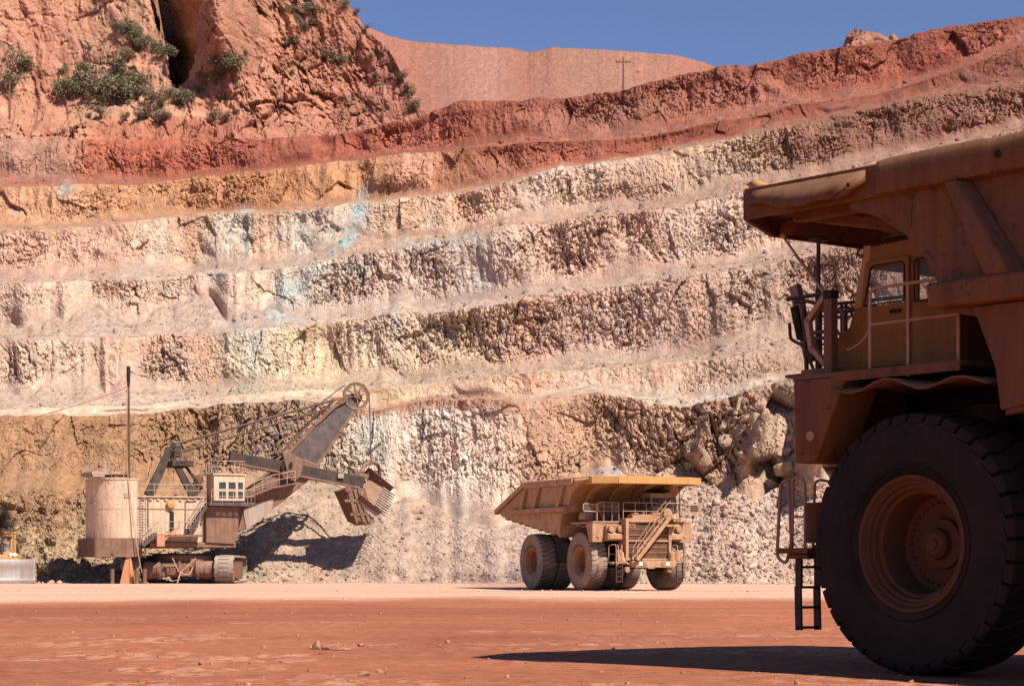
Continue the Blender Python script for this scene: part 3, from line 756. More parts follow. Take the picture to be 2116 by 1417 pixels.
# ------------------------------------------------------------------ haul truck (X forward, Y left, Z up; origin on the ground under the front axle)
WB = 6.4
def tyre_mesh(mb, R=1.78, w=1.12, lugs=36):
    """tyre about the Y axis, outer face at +w/2: sidewalls, shoulder blocks and zigzag tread grooves"""
    hw = w / 2
    prof = [(.90, -hw * .82), (.98, -hw * .95), (1.15, -hw * 1.03), (1.35, -hw * 1.04), (1.52, -hw * 1.0), (1.60, -hw * .985)]
    tr = [(R - .135, -hw * .975), (R - .075, -hw * .955), (R - .03, -hw * .90), (R - .012, -hw * .72), (R - .006, -hw * .5), (R, -hw * .28), (R, 0)]
    tr = tr + [(r, -a) for r, a in tr[-2::-1]]
    full = [(r, a, 0) for r, a in prof] + [(r, a, 1) for r, a in tr] + [(r, -a, 0) for r, a in prof[::-1]]
    seg = [0, .06, .5, .86, .92]                      # positions inside one lug period; the last two bound the groove
    m = len(full)
    rows = []
    for L in range(lugs):
        for si, q in enumerate(seg):
            ring = []
            for r, a, tread in full:
                u = a / hw
                sh = 0.0
                if tread:
                    au = max(-1, min(1, u))
                    if au < -.5: sh = 0.0
                    elif au > .5: sh = .9
                    else: sh = .9 * (au + .5)
                groove = (si in (4, 0)) and tread
                mid = tread and abs(u) <= .52
                dep = (.05 if mid else .11) if groove else 0.0
                if groove and abs(u) > .93: a = a * .86; dep = .04 if abs(u) > .97 else .12
                qq = q
                if mid and si in (0, 1): qq = q - .02
                t = 2 * pi * (L + qq + sh) / lugs
                rr = r - dep
                ring.append((rr * cos(t), a, rr * sin(t)))
            rows.append(ring)
    rows.append(rows[0])
    o = len(mb.v)
    vs = [p for r in rows[:-1] for p in r]
    nR = len(rows) - 1
    fs = [(i * m + j, i * m + j + 1, ((i + 1) % nR) * m + j + 1, ((i + 1) % nR) * m + j) for i in range(nR) for j in range(m - 1)]
    mb.add(vs, fs)
    # raised ring on the sidewall
    for s_ in (1, -1):
        mb.lathe([(1.02, s_ * hw * .97), (1.035, s_ * (hw * .995 + .012)), (1.05, s_ * hw * 1.0)], 72)
    return mb

def make_wheel(parent, loc, side, M_rim, M_tyre):
    """side=+1: outer face towards +Y"""
    w = tyre_mesh(MB()).build('wheel', M_tyre, parent, angle=.5, loc=loc)
    if side < 0: w.rotation_euler = (0, 0, pi)
    hw = .56
    rim = MB().lathe([(.90, hw * .80), (.935, hw * .86), (.925, hw * .93), (.88, hw * .93), (.84, hw * .80), (.81, hw * .80), (.80, hw * .70), (.75, hw * .70), (.735, hw * .56), (.69, hw * .52), (.665, hw * .2), (.655, -hw * .25), (.60, -hw * .32), (.45, -hw * .34), (.30, -hw * .30), (.18, -hw * .30)], 64)
    rim.lathe([(.90, -hw * .80), (.92, -hw * .9), (.86, -hw * .9), (.80, -hw * .6), (.66, -hw * .5), (.3, -hw * .5), (.02, -hw * .5)], 48)
    rim.build('rim', M_rim, w)
    hub = MB().lathe([(.36, -hw * .32), (.34, -hw * .20), (.22, -hw * .14), (.20, hw * .02), (.16, hw * .06), (.07, hw * .06), (.06, hw * .11), (.001, hw * .11)], 40)
    for k in range(20):
        a = 2 * pi * k / 20
        hub.cyl((.165 * cos(a), hw * .02, .165 * sin(a)), (.165 * cos(a), hw * .09, .165 * sin(a)), .014, 6)
    for k in range(36):
        a = 2 * pi * k / 36
        hub.cyl((.56 * cos(a), -hw * .36, .56 * sin(a)), (.56 * cos(a), -hw * .26, .56 * sin(a)), .018, 6)
    hub.build('hub', M_rim, w)
    return w

ARC = [(-1.9, 3.38), (-1.85, 3.95), (-1.50, 4.65), (-.92, 4.78), (-.82, 5.12), (-.60, 5.50), (-.24, 5.87), (.23, 6.16), (.75, 6.33), (1.5, 6.42)]
BODY_SIDE = [(.3, 6.80), (-7.0, 6.80), (-11.7, 5.10), (-10.6, 4.70), (-7.3, 4.20), (-4.8, 3.82)] + ARC[:9] + [(.75, 6.42)]

def build_truck(near):
    M_truck, M_rim, M_deck = (M_truck_red_shade, M_rim_red_shade, M_deck_red_shade) if near else (M_truck_tan, M_rim_tan, M_deck_tan)
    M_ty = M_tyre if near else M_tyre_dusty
    T = empty('haul_truck')
    P_ = M_truck
    # ---- chassis
    c = MB()
    for s in (1, -1):
        c.prism([(2.2, 1.3), (2.2, 2.0), (.8, 2.3), (-2.5, 2.6), (-8.2, 2.6), (-8.2, 1.9), (-2.5, 1.7), (0, 1.35)], s * .75 - .18, s * .75 + .18)
    for x in (-7.8, -5.2, -2.6): c.box(x - .2, x + .2, -.6, .6, 1.8, 2.4)
    c.box(1.7, 2.4, -1.2, 1.2, 1.35, 2.1)
    c.box(-2.0, 2.3, -1.2, 1.2, 2.3, 4.0)                       # engine block between the wheels
    c.build('chassis', M_black, T, bevel=.03)  # black colour stands in for the shade behind the wheels
    ax = MB().cyl((0, -2.4, 1.72), (0, 2.4, 1.72), .34, 18).cyl((-.02, -2.35, 1.75), (-.02, -1.8, 1.75), .55, 20).cyl((-.02, 1.8, 1.75), (-.02, 2.35, 1.75), .55, 20)
    ax.build('front_axle', M_black, T)
    ax = MB().cyl((-WB, -2.4, 1.78), (-WB, 2.4, 1.78), .62, 22).box(-WB - .9, -WB + .9, -.9, .9, 1.1, 2.5)
    ax.build('rear_axle', M_black, T, bevel=.05)
    for s in (1, -1):
        make_wheel(T, (0, s * 2.72, 1.775), s, M_rim, M_ty)
        make_wheel(T, (-WB, s * 3.0, 1.775), s, M_rim, M_ty)
        make_wheel(T, (-WB, s * 1.78, 1.775), s, M_rim, M_ty)
        # front suspension strut, steering link
        MB().cyl((.05, s * 1.55, 1.6), (.15, s * 1.45, 3.7), .24, 16).cyl((.05, s * 1.55, 2.3), (.15, s * 1.45, 3.7), .30, 16).build('suspension_strut', M_darksteel, T)
        # hoist cylinders
        MB().cyl((-3.6, s * 1.25, 2.2), (-4.6, s * 1.25, 4.1), .20, 14).build('hoist_cylinder', M_darksteel, T)
    MB().box(-4.6, -2.3, 1.3, 2.9, 1.55, 3.1).build('fuel_tank', M_black, T, bevel=.12)
    MB().box(-4.4, -2.5, -2.8, -1.3, 1.7, 3.0).build('hydraulic_tank', M_black, T, bevel=.12)  # tanks coloured black to paint in the shade between the wheels

    # ---- dump body: sides, floor and front wall; sub-parts are rails, ribs and canopy
    b = MB()
    for s in (1, -1):
        b.prism(BODY_SIDE, s * 3.50, s * 3.62)
    floor = [(-1.88, 3.42), (-4.8, 3.86), (-7.3, 4.24), (-10.6, 4.74), (-11.68, 5.1)]
    for (x0, z0), (x1, z1) in zip(floor, floor[1:]):
        b.prism([(x0, z0), (x1, z1), (x1, z1 + .12), (x0, z0 + .12)], -3.495, 3.495)
    fr = [(-1.88, 3.42), (-1.83, 3.97), (-1.48, 4.68), (-.90, 4.82), (-.80, 5.14), (-.58, 5.52), (-.22, 5.89), (.25, 6.18), (.75, 6.36), (1.05, 6.655)]
    for (x0, z0), (x1, z1) in zip(fr, fr[1:]):
        dx, dz = x1 - x0, z1 - z0; L = sqrt(dx * dx + dz * dz); nx, nz = -dz / L * .10, dx / L * .10
        b.prism([(x0, z0), (x1, z1), (x1 + nx, z1 + nz), (x0 + nx, z0 + nz)], -3.492, 3.492)
    BODY = b.build('dump_body', P_, T)
    cross = MB()
    for i in range(9):                                             # cross ribs under the floor
        x = -2.4 - i * 1.0
        z = np.interp(-x, [1.88, 4.8, 7.3, 10.6, 11.7], [3.42, 3.86, 4.24, 4.74, 5.1])
        cross.prism([(x - .24, z - .035), (x - .16, z - .20), (x + .16, z - .24), (x + .24, z - .035)], -3.45, 3.45)
    cross.build('floor_rib', P_, BODY)
    fl = MB()
    for yy in (-2.35, -.8, .8, 2.35):                              # vertical ribs on the front wall
        for (x0, z0), (x1, z1) in zip(fr[3:], fr[4:]):
            dx, dz = x1 - x0, z1 - z0; L = sqrt(dx * dx + dz * dz); nx, nz = dz / L * .20, -dx / L * .20
            fl.prism([(x0, z0), (x1, z1), (x1 + nx, z1 + nz), (x0 + nx, z0 + nz)], yy - .22, yy + .22)
        fl.prism([(.72, 6.34), (2.5, 6.66), (2.5, 6.50), (.75, 6.14)], yy - .22, yy + .22)
    fl.build('front_wall_rib', P_, BODY, bevel=.03)
    for s in (1, -1):
        r = MB()
        rail = []
        # boxed top rail with a soft dented edge, then the sloping tail rail
        xs = [.06 - 7.0 * i / 22 for i in range(23)]
        rr = random.Random(5 if s > 0 else 9)
        rows = []
        for x in xs:
            d = rr.uniform(-.018, .018)
            prof = [(3.62, 6.40), (3.80, 6.43), (3.83, 6.56 + d), (3.83, 6.76 + d), (3.79, 6.86 + d), (3.70, 6.90 + d), (3.50, 6.90 + d), (3.46, 6.82), (3.49, 6.78)]
            rows.append([(x, s * y, z) for y, z in prof])
        r.sheet(rows)
        r.prism([(s * p[0], p[1]) for p in [(3.46, 6.80), (3.62, 6.40), (3.80, 6.43), (3.83, 6.72), (3.79, 6.86), (3.5, 6.90)]], .06, .10, 'X')
        r.bar((-6.9, s * 3.66, 6.72), (-11.6, s * 3.66, 5.02), .30, .30)
        r.build('top_rail', P_, BODY, angle=.9)
        r = MB()
        r.prism([(-.86, 4.80), (-.80, 5.14), (-8.9, 5.14), (-8.9, 4.80)], s * 3.625, s * 3.90)
        r.build('side_rail', P_, BODY, bevel=.06)
        for xt, xb in ((-1.02, -1.72), (-4.55, -5.25), (-6.6, -7.15)):
            w0 = .36
            rb = MB()
            A = [(xt, 6.42), (xt - w0, 6.42), (xb - .55, 5.13), (xb, 5.13)]
            vs = [(x, s * 3.62, z) for x, z in A] + [(xt - .06, s * 3.84, 6.42), (xt - w0 + .1, s * 3.84, 6.42), (xb - .42, s * 3.88, 5.13), (xb - .06, s * 3.88, 5.13)]
            rb.add(vs, [(0, 1, 2, 3), (4, 7, 6, 5), (0, 4, 5, 1), (1, 5, 6, 2), (2, 6, 7, 3), (3, 7, 4, 0)])
            rb.build('rib', P_, BODY, bevel=.03)
        for xs0, z0_, z1_ in ((-.34, 5.95, 6.38), (-3.0, 5.16, 6.38), (-5.95, 5.16, 6.38)):
            MB().tube([(xs0, s * 3.622, z0_), (xs0 - .02, s * 3.622, z1_)], .012, 5).build('weld_seam', P_, BODY)
        lw = MB()                                                    # lower corner gusset below the side rail
        lw.prism([(-1.42, 4.79), (-1.78, 3.98), (-1.86, 3.44), (-2.5, 3.52), (-3.0, 4.79)], s * 3.622, s * 3.68)
        lw.build('lower_gusset', P_, BODY, bevel=.02)
    # canopy
    k = MB()
    plan = [(.06, -3.62), (2.62, -3.70), (3.45, -2.35), (3.45, 2.35), (2.62, 3.70), (.06, 3.62)]
    k.prism(plan, 6.66, 6.78, 'Z')
    CAN = k.build('canopy', P_, BODY)
    lip = MB()
    edge = plan
    for (x0, y0), (x1, y1) in zip(edge, edge[1:]):
        a = Vector((x0, y0, 0)); d2 = Vector((x1 - x0, y1 - y0, 0)).normalized(); nn = Vector((d2.y, -d2.x, 0)) * .07
        zb0 = 6.42; zt0 = 6.86
        p0 = Vector((x0, y0, 0)); p1 = Vector((x1, y1, 0))
        vs = [(*(p0).xy, zb0), (*(p1).xy, zb0), (*(p1 + nn).xy, zb0), (*(p0 + nn).xy, zb0), (*(p0).xy, zt0), (*(p1).xy, zt0), (*(p1 + nn).xy, zt0), (*(p0 + nn).xy, zt0)]
        lip.add(vs, [(0, 3, 2, 1), (4, 5, 6, 7), (0, 1, 5, 4), (1, 2, 6, 5), (2, 3, 7, 6), (3, 0, 4, 7)])
    lip.build('canopy_edge', M_truck if near else M_truck_yellow, CAN, bevel=.015)
    if near:                                                          # bent up corner plate, still yellow inside
        MB().sheet([[(2.66, 3.60, 6.84), (2.50, 3.72, 6.84), (2.28, 3.74, 6.84)], [(2.72, 3.58, 6.97), (2.52, 3.66, 7.0), (2.25, 3.70, 6.89)]]).build('bent_corner_plate', M_truck_yellow, CAN, solid=.03)
    und = MB()
    for yy in (-3.0, 3.0):
        und.box(.8, 2.3, yy - .12, yy + .12, 6.42, 6.655)
    und.prism([(3.36, 6.64), (3.36, 6.46), (3.1, 6.40), (2.95, 6.64)], -2.3, 2.3)
    und.build('canopy_beam', P_, CAN)
    for s in (1, -1):                                                 # rock deflector plate bent outward along the canopy side
        n = 12; rows = [[], []]
        rr = random.Random(3)
        for i in range(n + 1):
            t = i / n
            xt = 2.45 - 2.12 * t; xo = 2.55 - 1.78 * t
            rows[0].append((xt, s * 3.76, 6.80 - .02 * t))
            rows[1].append((xo, s * (3.80 + .16 * min(1, t * 3)), 6.62 - .20 * min(1, t * 1.4) + (.03 * sin(t * 9) + rr.uniform(-.01, .01)) * min(1, t * 4)))
        d = MB().sheet(rows)
        d.add([(.33, s * 3.76, 6.78), (.77, s * 3.96, 6.42), (.60, s * 3.86, 6.46), (.30, s * 3.80, 6.62)], [(0, 1, 2, 3)])
        d.build('rock_deflector', P_ if near else M_truck_yellow, CAN, solid=.025)
    for s in (1, -1):
        for x in (-1.95, -6.6): MB().cyl((x, s * 3.80, 6.64), (x, s * 3.842, 6.64), .055, 14).build('lifting_hole', M_black, BODY)
        MB().cyl((.52, s * 3.885, 6.60), (.52, s * 3.90, 6.60), .03, 10).build('lifting_hole', M_black, BODY)

    # ---- front end
    FX = 2.05
    for s in (1, -1):
        bx = MB()
        bx.prism([(FX, 4.10), (FX - .04, 2.93), (FX - .42, 2.93), (FX - .95, 4.0), (FX - .97, 4.10)], s * 2.62, s * 3.36)
        bx.prism([(FX - .01, 4.09), (FX - .12, 3.0), (FX - .35, 3.0), (FX - .35, 4.09)], s * 1.35, s * 2.62)
        FB = bx.build('fender_box', P_, T, bevel=.02)
        MB().cyl((FX - .03, s * 2.98, 3.30), (FX + .02, s * 2.98, 3.30), .10, 18).build('marker_lamp', M_rail, FB)
        MB().cyl((FX - .34, s * 3.35, 3.30), (FX - .34, s * 3.38, 3.30), .07, 16).build('marker_lamp', M_rail, FB)
        # wavy rubber flap over the wheel
        rows = []
        for i in range(15):
            t = i / 14; x = 1.25 - 2.7 * t
            rows.append([(x, s * (1.6 + 1.85 * j / 5), 3.98 - .10 * abs(t - .3) + .03 * sin(i * 1.1 + j * .4) * (j / 5) - .05 * (j == 5) * (1 + sin(i * .9))) for j in range(6)])
        MB().sheet(rows).build('fender_flap', M_deck, T, solid=.03)
        # headlights on a bracket box
        hb = MB().prism([(FX + .02, 3.0), (FX + .50, 3.05), (FX + .50, 3.42), (FX + .30, 3.50), (FX + .02, 3.60)], s * 1.45, s * 2.55)
        hb.box(FX + .48, FX + .56, s * 2.0 - .48, s * 2.0 + .48, 3.10, 3.40)
        hb.box(FX + .02, FX + .26, s * 2.0 - .56, s * 2.0 + .56, 3.5, 3.96)
        hb.build('headlight_bracket', P_, T, bevel=.02)
        for yy in (1.70, 2.30):
            o = (FX + .26, s * yy, 3.72)
            h = MB().lathe([(.08, -.02), (.19, .0), (.215, .10), (.225, .26), (.205, .28), (.19, .25)], 28, 'X', o).build('headlight', P_, T)
            MB().lathe([(.195, .24), (.14, .255), (.05, .262), (.001, .264)], 28, 'X', o).build('lens', P_, h)
        # front step platform and hanging ladder
        st = MB().box(2.5, 3.1, s * 2.05 - .55, s * 2.05 + .55, 1.66, 1.74)
        st.prism([(2.3, 2.95), (2.95, 1.74), (2.3, 1.74)], s * 1.62 - .05, s * 1.62 + .05)
        st.prism([(1.95, 3.0), (2.6, 2.6), (2.85, 1.74), (1.95, 1.74)], s * 1.52 - .03, s * 1.52 + .03)
        st.build('step_platform', P_, T, bevel=.01)
        ld = MB()
        for yy in (1.86, 2.26):
            ld.bar((3.0, s * yy, 1.70), (3.0, s * yy, 1.18), .05, .11, (1, 0, 0))
            ld.bar((3.02, s * yy, 1.18), (3.0, s * yy, .52), .04, .12, (1, 0, 0))
        for zz in (.56, .86, 1.16, 1.46): ld.bar((3.0, s * 1.84, zz), (3.0, s * 2.28, zz), .05, .04)
        ld.build('ladder', M_darksteel, T)
        hr = MB()
        hr.tube(round_path([(2.75, s * 1.72, 1.72), (2.75, s * 1.72, 2.72), (3.02, s * 1.90, 2.78), (3.06, s * 1.90, 1.72)], .12), .022)
        hr.tube(round_path([(2.6, s * 2.55, 1.72), (2.6, s * 2.55, 2.72), (3.06, s * 2.32, 2.80), (3.10, s * 2.30, 1.72)], .12), .022)
        hr.tube(round_path([(3.10, s * 2.32, 1.76), (3.16, s * 2.32, 2.76), (3.34, s * 2.30, 2.72), (3.42, s * 2.30, 1.60), (3.22, s * 2.30, 1.50), (3.12, s * 2.32, 1.80)], .10), .026)
        hr.tube([(2.75, s * 1.72, 2.2), (3.05, s * 1.90, 2.2)], .016); hr.tube([(2.6, s * 2.55, 2.2), (3.1, s * 2.31, 2.2)], .016)
        hr.build('grab_rail', M_rail, T)
    # radiator
    g = MB()
    for yy in (-1.46, 1.46): g.box(2.2, 2.92, yy - .09, yy + .09, 1.82, 4.36)
    g.box(2.2, 2.90, -1.368, 1.368, 4.12, 4.36); g.box(2.2, 2.88, -1.368, 1.368, 1.82, 1.95)
    g.box(2.2, 2.87, -1.368, 1.368, 2.95, 3.05)
    g.box(2.0, 2.7, -1.0, 1.0, 4.362, 4.60); g.box(2.3, 2.72, .35, .95, 4.602, 4.72); g.box(2.3, 2.74, -.95, -.6, 4.602, 4.68)
    RAD = g.build('radiator_frame', P_, T, bevel=.015)
    MB().box(2.9005, 2.91, .0, .5, 4.16, 4.32).build('yellow_patch', M_truck_yellow, RAD)
    gr = MB()
    gr.box(2.3, 2.72, -1.366, 1.366, 1.952, 4.118)
    n = 64
    for i in range(n):
        y0 = -1.35 + 2.7 * i / (n - 1)
        gr.box(2.722, 2.76, y0 - .010, y0 + .010, 1.955, 4.115)
    for zz in (2.30, 2.62, 3.36, 3.70): gr.box(2.72, 2.80, -1.366, 1.366, zz - .03, zz + .03)
    gr.build('radiator_grille', M_grille, T)
    # marks at the top of the grille: two rounded letters on a plate
    pl = MB().box(2.803, 2.815, -1.36, -.86, 3.78, 4.09)
    PL = pl.build('badge_plate', M_rim, RAD)
    lt = MB()
    for y0 in (-1.20, -1.02):
        lt.tube([(2.83, y0 + .075 * sin(a), 3.94 + .085 * cos(a)) for a in [radians(50 + 26 * i) for i in range(11)]], .016, 6)
    lt.tube([(2.83, -.96, 3.97), (2.83, -1.02, 3.97)], .014, 5)
    lt.build('badge_letters', M_black, RAD)
    # bumper with fog lamps
    bp = MB()
    bp.prism([(-1.3, 1.40), (-1.3, 1.80), (1.75, 1.80), (1.75, 1.52), (1.5, 1.40)], 2.75, 3.20, 'X')
    bp.box(2.6, 3.0, -2.5, -1.302, 1.58, 1.66); bp.box(2.6, 3.0, 1.752, 2.5, 1.58, 1.66)
    bp.box(2.8, 3.24, -.22, .22, 1.33, 1.398)
    BMP = bp.build('bumper', P_, T, bevel=.02)
    for i, yy in enumerate((-.72, -.40, .80, 1.12)):
        h = MB().box(3.19, 3.225, yy - .13, yy + .13, 1.50, 1.74).build('fog_lamp', M_deck, T)
        MB().box(3.226, 3.24, yy - .095, yy + .095, 1.54, 1.70).build('lens', M_lit if (not near and i in (0, 3)) else M_lens, h)
    for yy in (-1.5, 1.35): MB().cyl((2.85, yy, 1.28), (3.05, yy, 1.28), .17, 16).build('tow_eye', M_deck, T)
    MB().cyl((2.95, 1.55, 1.82), (2.95, 1.55, 2.30), .22, 18).cyl((2.95, 1.9, 1.82), (2.95, 1.9, 2.42), .20, 18).lathe([(.22, 0), (.18, .07), (.001, .1)], 18, 'Z', (2.95, 1.55, 2.30)).build('accumulator_tank', P_, T)
    MB().cyl((2.88, -1.95, 1.75), (2.7, -1.95, 2.45), .16, 14).cyl((2.8, -1.7, 1.75), (2.7, -1.72, 2.3), .12, 12).build('hose_reel', P_, T)
    # deck
    d = MB()
    d.box(-.95, FX, -3.34, 3.34, 4.102, 4.172)
    d.box(FX - .02, FX + .03, -3.34, -1.5, 4.10, 4.20); d.box(FX - .02, FX + .03, 1.5, 3.34, 4.10, 4.20)
    d.box(1.9, 2.35, -1.5, 2.9, 4.174, 4.30)
    DK = d.build('deck', M_deck, T, bevel=.01)
    for s in (1, -1): MB().box(-.95, 1.32, s * 3.356 - .014, s * 3.356 + .014, 4.03, 4.16).build('kick_plate', P_, DK)
    # diagonal stair across the radiator
    s0 = Vector((3.05, -1.12, 1.86)); s1 = Vector((3.05, 1.05, 4.36))
    st = MB()
    for x in (2.97, 3.55): st.bar((x, s0.y, s0.z), (x, s1.y, s1.z), .05, .24, (0, -.7, .7))
    for i in range(10):
        t = (i + .5) / 10
        p = s0.lerp(s1, t); st.box(2.99, 3.53, p.y - .02, p.y + .20, p.z + .02, p.z + .05)
    ST = st.build('stair', P_, T)
    hr = MB()
    for x in (2.97, 3.55):
        hr.tube(round_path([(x, s0.y - .02, s0.z), (x, s0.y + .02, s0.z + .75), (x, s1.y - .2, s1.z + .78), (x, s1.y + .1, s1.z + 1.05)], .1), .022)
        for t in (.18, .42, .66, .9):
            p = s0.lerp(s1, t); hr.tube([(x, p.y, p.z), (x, p.y + .02, p.z + .80)], .018)
        hr.tube([(x, s0.y, s0.z + .42), (x, s1.y, s1.z + .42)], .014)
    hr.build('stair_rail', M_rail, ST)
    lp = MB().box(2.36, 3.55, 1.02, 2.0, 4.32, 4.37)
    lp.lathe([(.30, -.25), (.34, 0), (.30, .25), (.001, .27)], 20, 'X', (2.8, 1.25, 4.66))
    lp.box(2.36, 3.3, 1.0, 1.9, 3.86, 4.0)
    lp.build('stair_landing', P_, ST, bevel=.01)
    # deck railings
    def railing(pts, posts, top=1.15, mat=M_rail, r=.024, z0=4.17):
        m = MB()
        a = [Vector((x, y, z0)) for x, y in pts]
        up = Vector((0, 0, top)); md = Vector((0, 0, top * .55))
        m.tube(round_path([a[0]] + [p + up for p in a] + [a[-1]], .12), r)
        m.tube([p + md for p in a], r * .8)
        for x, y in posts: m.tube([(x, y, z0 - .15), (x, y, z0 + top)], r * .9)
        return m.build('deck_railing', mat, T)
    railing([(FX, -3.05), (FX, -1.58)], [(FX, -2.6), (FX, -2.05)])
    railing([(FX + .25, -1.42), (FX + .25, .92)], [(FX + .25, -.6), (FX + .25, .15)])
    railing([(FX + .35, 1.15), (FX + 1.2, 1.15), (FX + 1.2, 1.95), (FX + .35, 1.95)], [(FX + .8, 1.95)], 1.1)
    railing([(.68, 3.28), (-.86, 3.28)], [(.0, 3.28)], 1.10 if near else 1.15)
    # mirror arms with the big square mirrors
    for s in ((-1,) if near else (1, -1)):
        mr = MB()
        mr.tube(round_path([(FX - .15, s * 2.7, 5.25), (FX - .05, s * 3.5, 5.22), (FX - .05, s * 3.95, 5.22), (FX - .05, s * 3.95, 4.78), (FX - .05, s * 3.1, 4.76)], .1), .03)
        mr.tube([(FX - .1, s * 3.05, 4.26), (FX - .1, s * 3.05, 5.25)], .035); mr.tube([(FX - .1, s * 3.05, 5.2), (FX - .3, s * 2.5, 4.3)], .02)
        MR = mr.build('mirror_arm', M_rail, T)
        MB().box(FX - .16, FX - .08, s * 3.65 - .24, s * 3.65 + .24, 4.76, 5.22).build('mirror', M_darksteel, MR, bevel=.03)
    # air cleaners and tanks on the right half of the deck
    ac = MB()
    for yy in (-2.62, -2.3, -1.98, -1.66): ac.cyl((1.2, yy, 4.172), (1.2, yy, 5.0), .10, 14).cyl((1.2, yy, 4.80), (1.2, yy, 4.95), .13, 14)
    ac.build('exhaust_stack', M_darksteel, T)
    MB().cyl((.9, -3.0, 4.5), (.1, -3.0, 4.5), .34, 22).build('air_tank', M_deck, T)
    MB().box(-.6, .7, -2.6, -.9, 4.172, 5.25).build('control_cabinet', M_deck, T, bevel=.05)
    MB().cyl((2.15, .02, 4.30), (2.15, .02, 4.78), .10, 14).tube([(2.15, .02, 4.78), (2.15, .02, 4.9)], .03).build('fire_extinguisher', paint('red_dusty_bottle', (.40, .07, .04), (.42, .24, .16), .5), T)
    # ---- cab
    yo, yi = 2.70, .95
    z0, zs, zw, zr = 4.172, 5.12, 5.68, 6.05
    lower = [(2.10, z0), (1.86, 4.70), (1.60, 4.86), (1.50, zs), (-.35, zs), (-.35, z0)]
    cb = MB()
    cb.prism(lower, yo - .06, yo); cb.prism(lower, yi, yi + .06)
    cb.prism([(2.10, z0), (1.86, 4.70), (1.82, 4.70), (2.06, z0)], yi + .06, yo - .06)
    cb.prism([(1.86, 4.70), (1.60, 4.86), (1.50, zs), (1.44, zs), (1.54, 4.84), (1.80, 4.68)], yi + .06, yo - .06)
    cb.box(-.35, -.29, yi + .06, yo - .06, z0, zs)
    roof = [(1.30, 5.96), (1.36, zw), (-.35, zw), (-.35, 6.02)]
    cb.prism(roof, yi, yo)
    for y in (yi, yo - .06):
        for q in ([(.50, zs), (.50, zw), (.34, zw), (.34, zs)], [(-.18, zs), (-.18, zw), (-.35, zw), (-.35, zs)]):
            cb.prism(q, y, y + .06)
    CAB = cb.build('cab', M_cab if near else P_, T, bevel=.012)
    for y in (yi, yo - .06):
        pil = MB().prism([(1.515, zs), (1.375, zw), (1.33, 5.985), (1.19, 5.985), (1.22, zw), (1.34, zs)], y - .004, y + .064)
        pil.build('windshield_pillar', M_truck_yellow, CAB, bevel=.008)
    dr = MB()
    dz = yo + .002
    dr.prism([(1.33, 4.26), (1.33, 4.9), (1.32, zs), (.46, zs), (.46, 4.26)], dz, dz + .035)
    for q in ([(1.34, zs + .002), (1.26, zw + .07), (1.17, zw + .07), (1.24, zs + .002)], [(.57, zs + .002), (.57, zw + .07), (.46, zw + .07), (.46, zs + .002)], [(1.20, zw - .02), (1.20, zw + .072), (.56, zw + .072), (.56, zw - .02)]):
        dr.prism(q, dz, dz + .035)
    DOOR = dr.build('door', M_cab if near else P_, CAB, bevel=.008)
    MB().box(.60, .78, dz + .036, dz + .07, 4.98, 5.03).build('handle', M_black, DOOR)
    gl = MB()
    gl.prism([(1.26, zs + .03), (1.14, zw - .02), (.56, zw - .02), (.56, zs + .03)], yo - .03, yo - .022)
    gl.prism([(.34, zs), (.34, zw), (-.18, zw), (-.18, zs)], yo - .03, yo - .022)
    gl.prism([(1.36, zs), (1.24, zw), (-.18, zw), (-.18, zs)], yi + .03, yi + .038)
    gl.prism([(1.49, zs), (1.35, zw), (1.342, zw), (1.482, zs)], yi + .07, yo - .07)
    gl.build('window', M_glass, CAB)
    gk = MB()
    for q in ([(1.28, zs + .015), (1.15, zw + .0), (.54, zw + .0), (.54, zs + .015)], [(.36, zs - .01), (.36, zw + .01), (-.20, zw + .01), (-.20, zs - .01)]):
        gk.tube(round_path([(x, dz + .038, z) for x, z in q] + [(q[0][0], dz + .038, q[0][1])], .06, 3), .012, 5)
    gk.build('window_gasket', M_black, CAB)
    inn = MB()
    inn.lathe([(.185, -.014), (.20, 0), (.185, .014), (.172, 0), (.185, -.014)], 28, 'Z', (.92, 1.95, 5.17))
    inn.tube([(.92, 1.95, 5.15), (1.16, 1.95, 4.8)], .035); inn.tube([(.73, 1.95, 5.165), (1.11, 1.95, 5.165)], .012); 
    inn.build('steering_wheel', M_black, CAB)
    se = MB().box(.10, .55, 1.7, 2.2, 4.75, 4.9).box(.05, .2, 1.7, 2.2, 4.9, 5.42).box(.05, .16, 1.82, 2.08, 5.43, 5.6)
    se.build('seat', M_black, CAB, bevel=.05)
    MB().prism([(1.43, 4.9), (1.36, 5.18), (1.18, 5.15), (1.12, 4.9)], yi + .15, yo - .15).build('dashboard', M_black, CAB, bevel=.03)
    rr_ = MB().box(-.3, .9, yi + .05, yo - .05, 6.06, 6.09).tube(round_path([(1.2, 2.3, 6.0), (1.34, 2.3, 6.13), (.5, 2.3, 6.13)], .08), .02).tube([(1.33, 2.72, 5.84), (1.40, 2.74, 5.88), (1.36, 2.74, 5.95)], .018)
    rr_.build('roof_rack', M_darksteel, CAB)
    wp = MB().tube([(1.58, 2.5, 4.92), (1.40, 2.5, 5.74)], .012, 5).tube([(1.58, 1.6, 4.95), (1.42, 1.4, 5.5)], .012, 5)
    wp.build('wiper', M_black, CAB)
    # radio masts
    MB().tube([(2.57, 2.3, 4.26), (2.57, 2.3, 5.55)], .048, 9).tube([(2.57, 2.3, 5.5), (2.57, 2.3, 6.25)], .03, 8).lathe([(.001, .0), (.14, .02), (.15, .05), (.08, .09), (.001, .10)], 18, 'Z', (2.57, 2.3, 6.23)).build('antenna', M_darksteel, T)
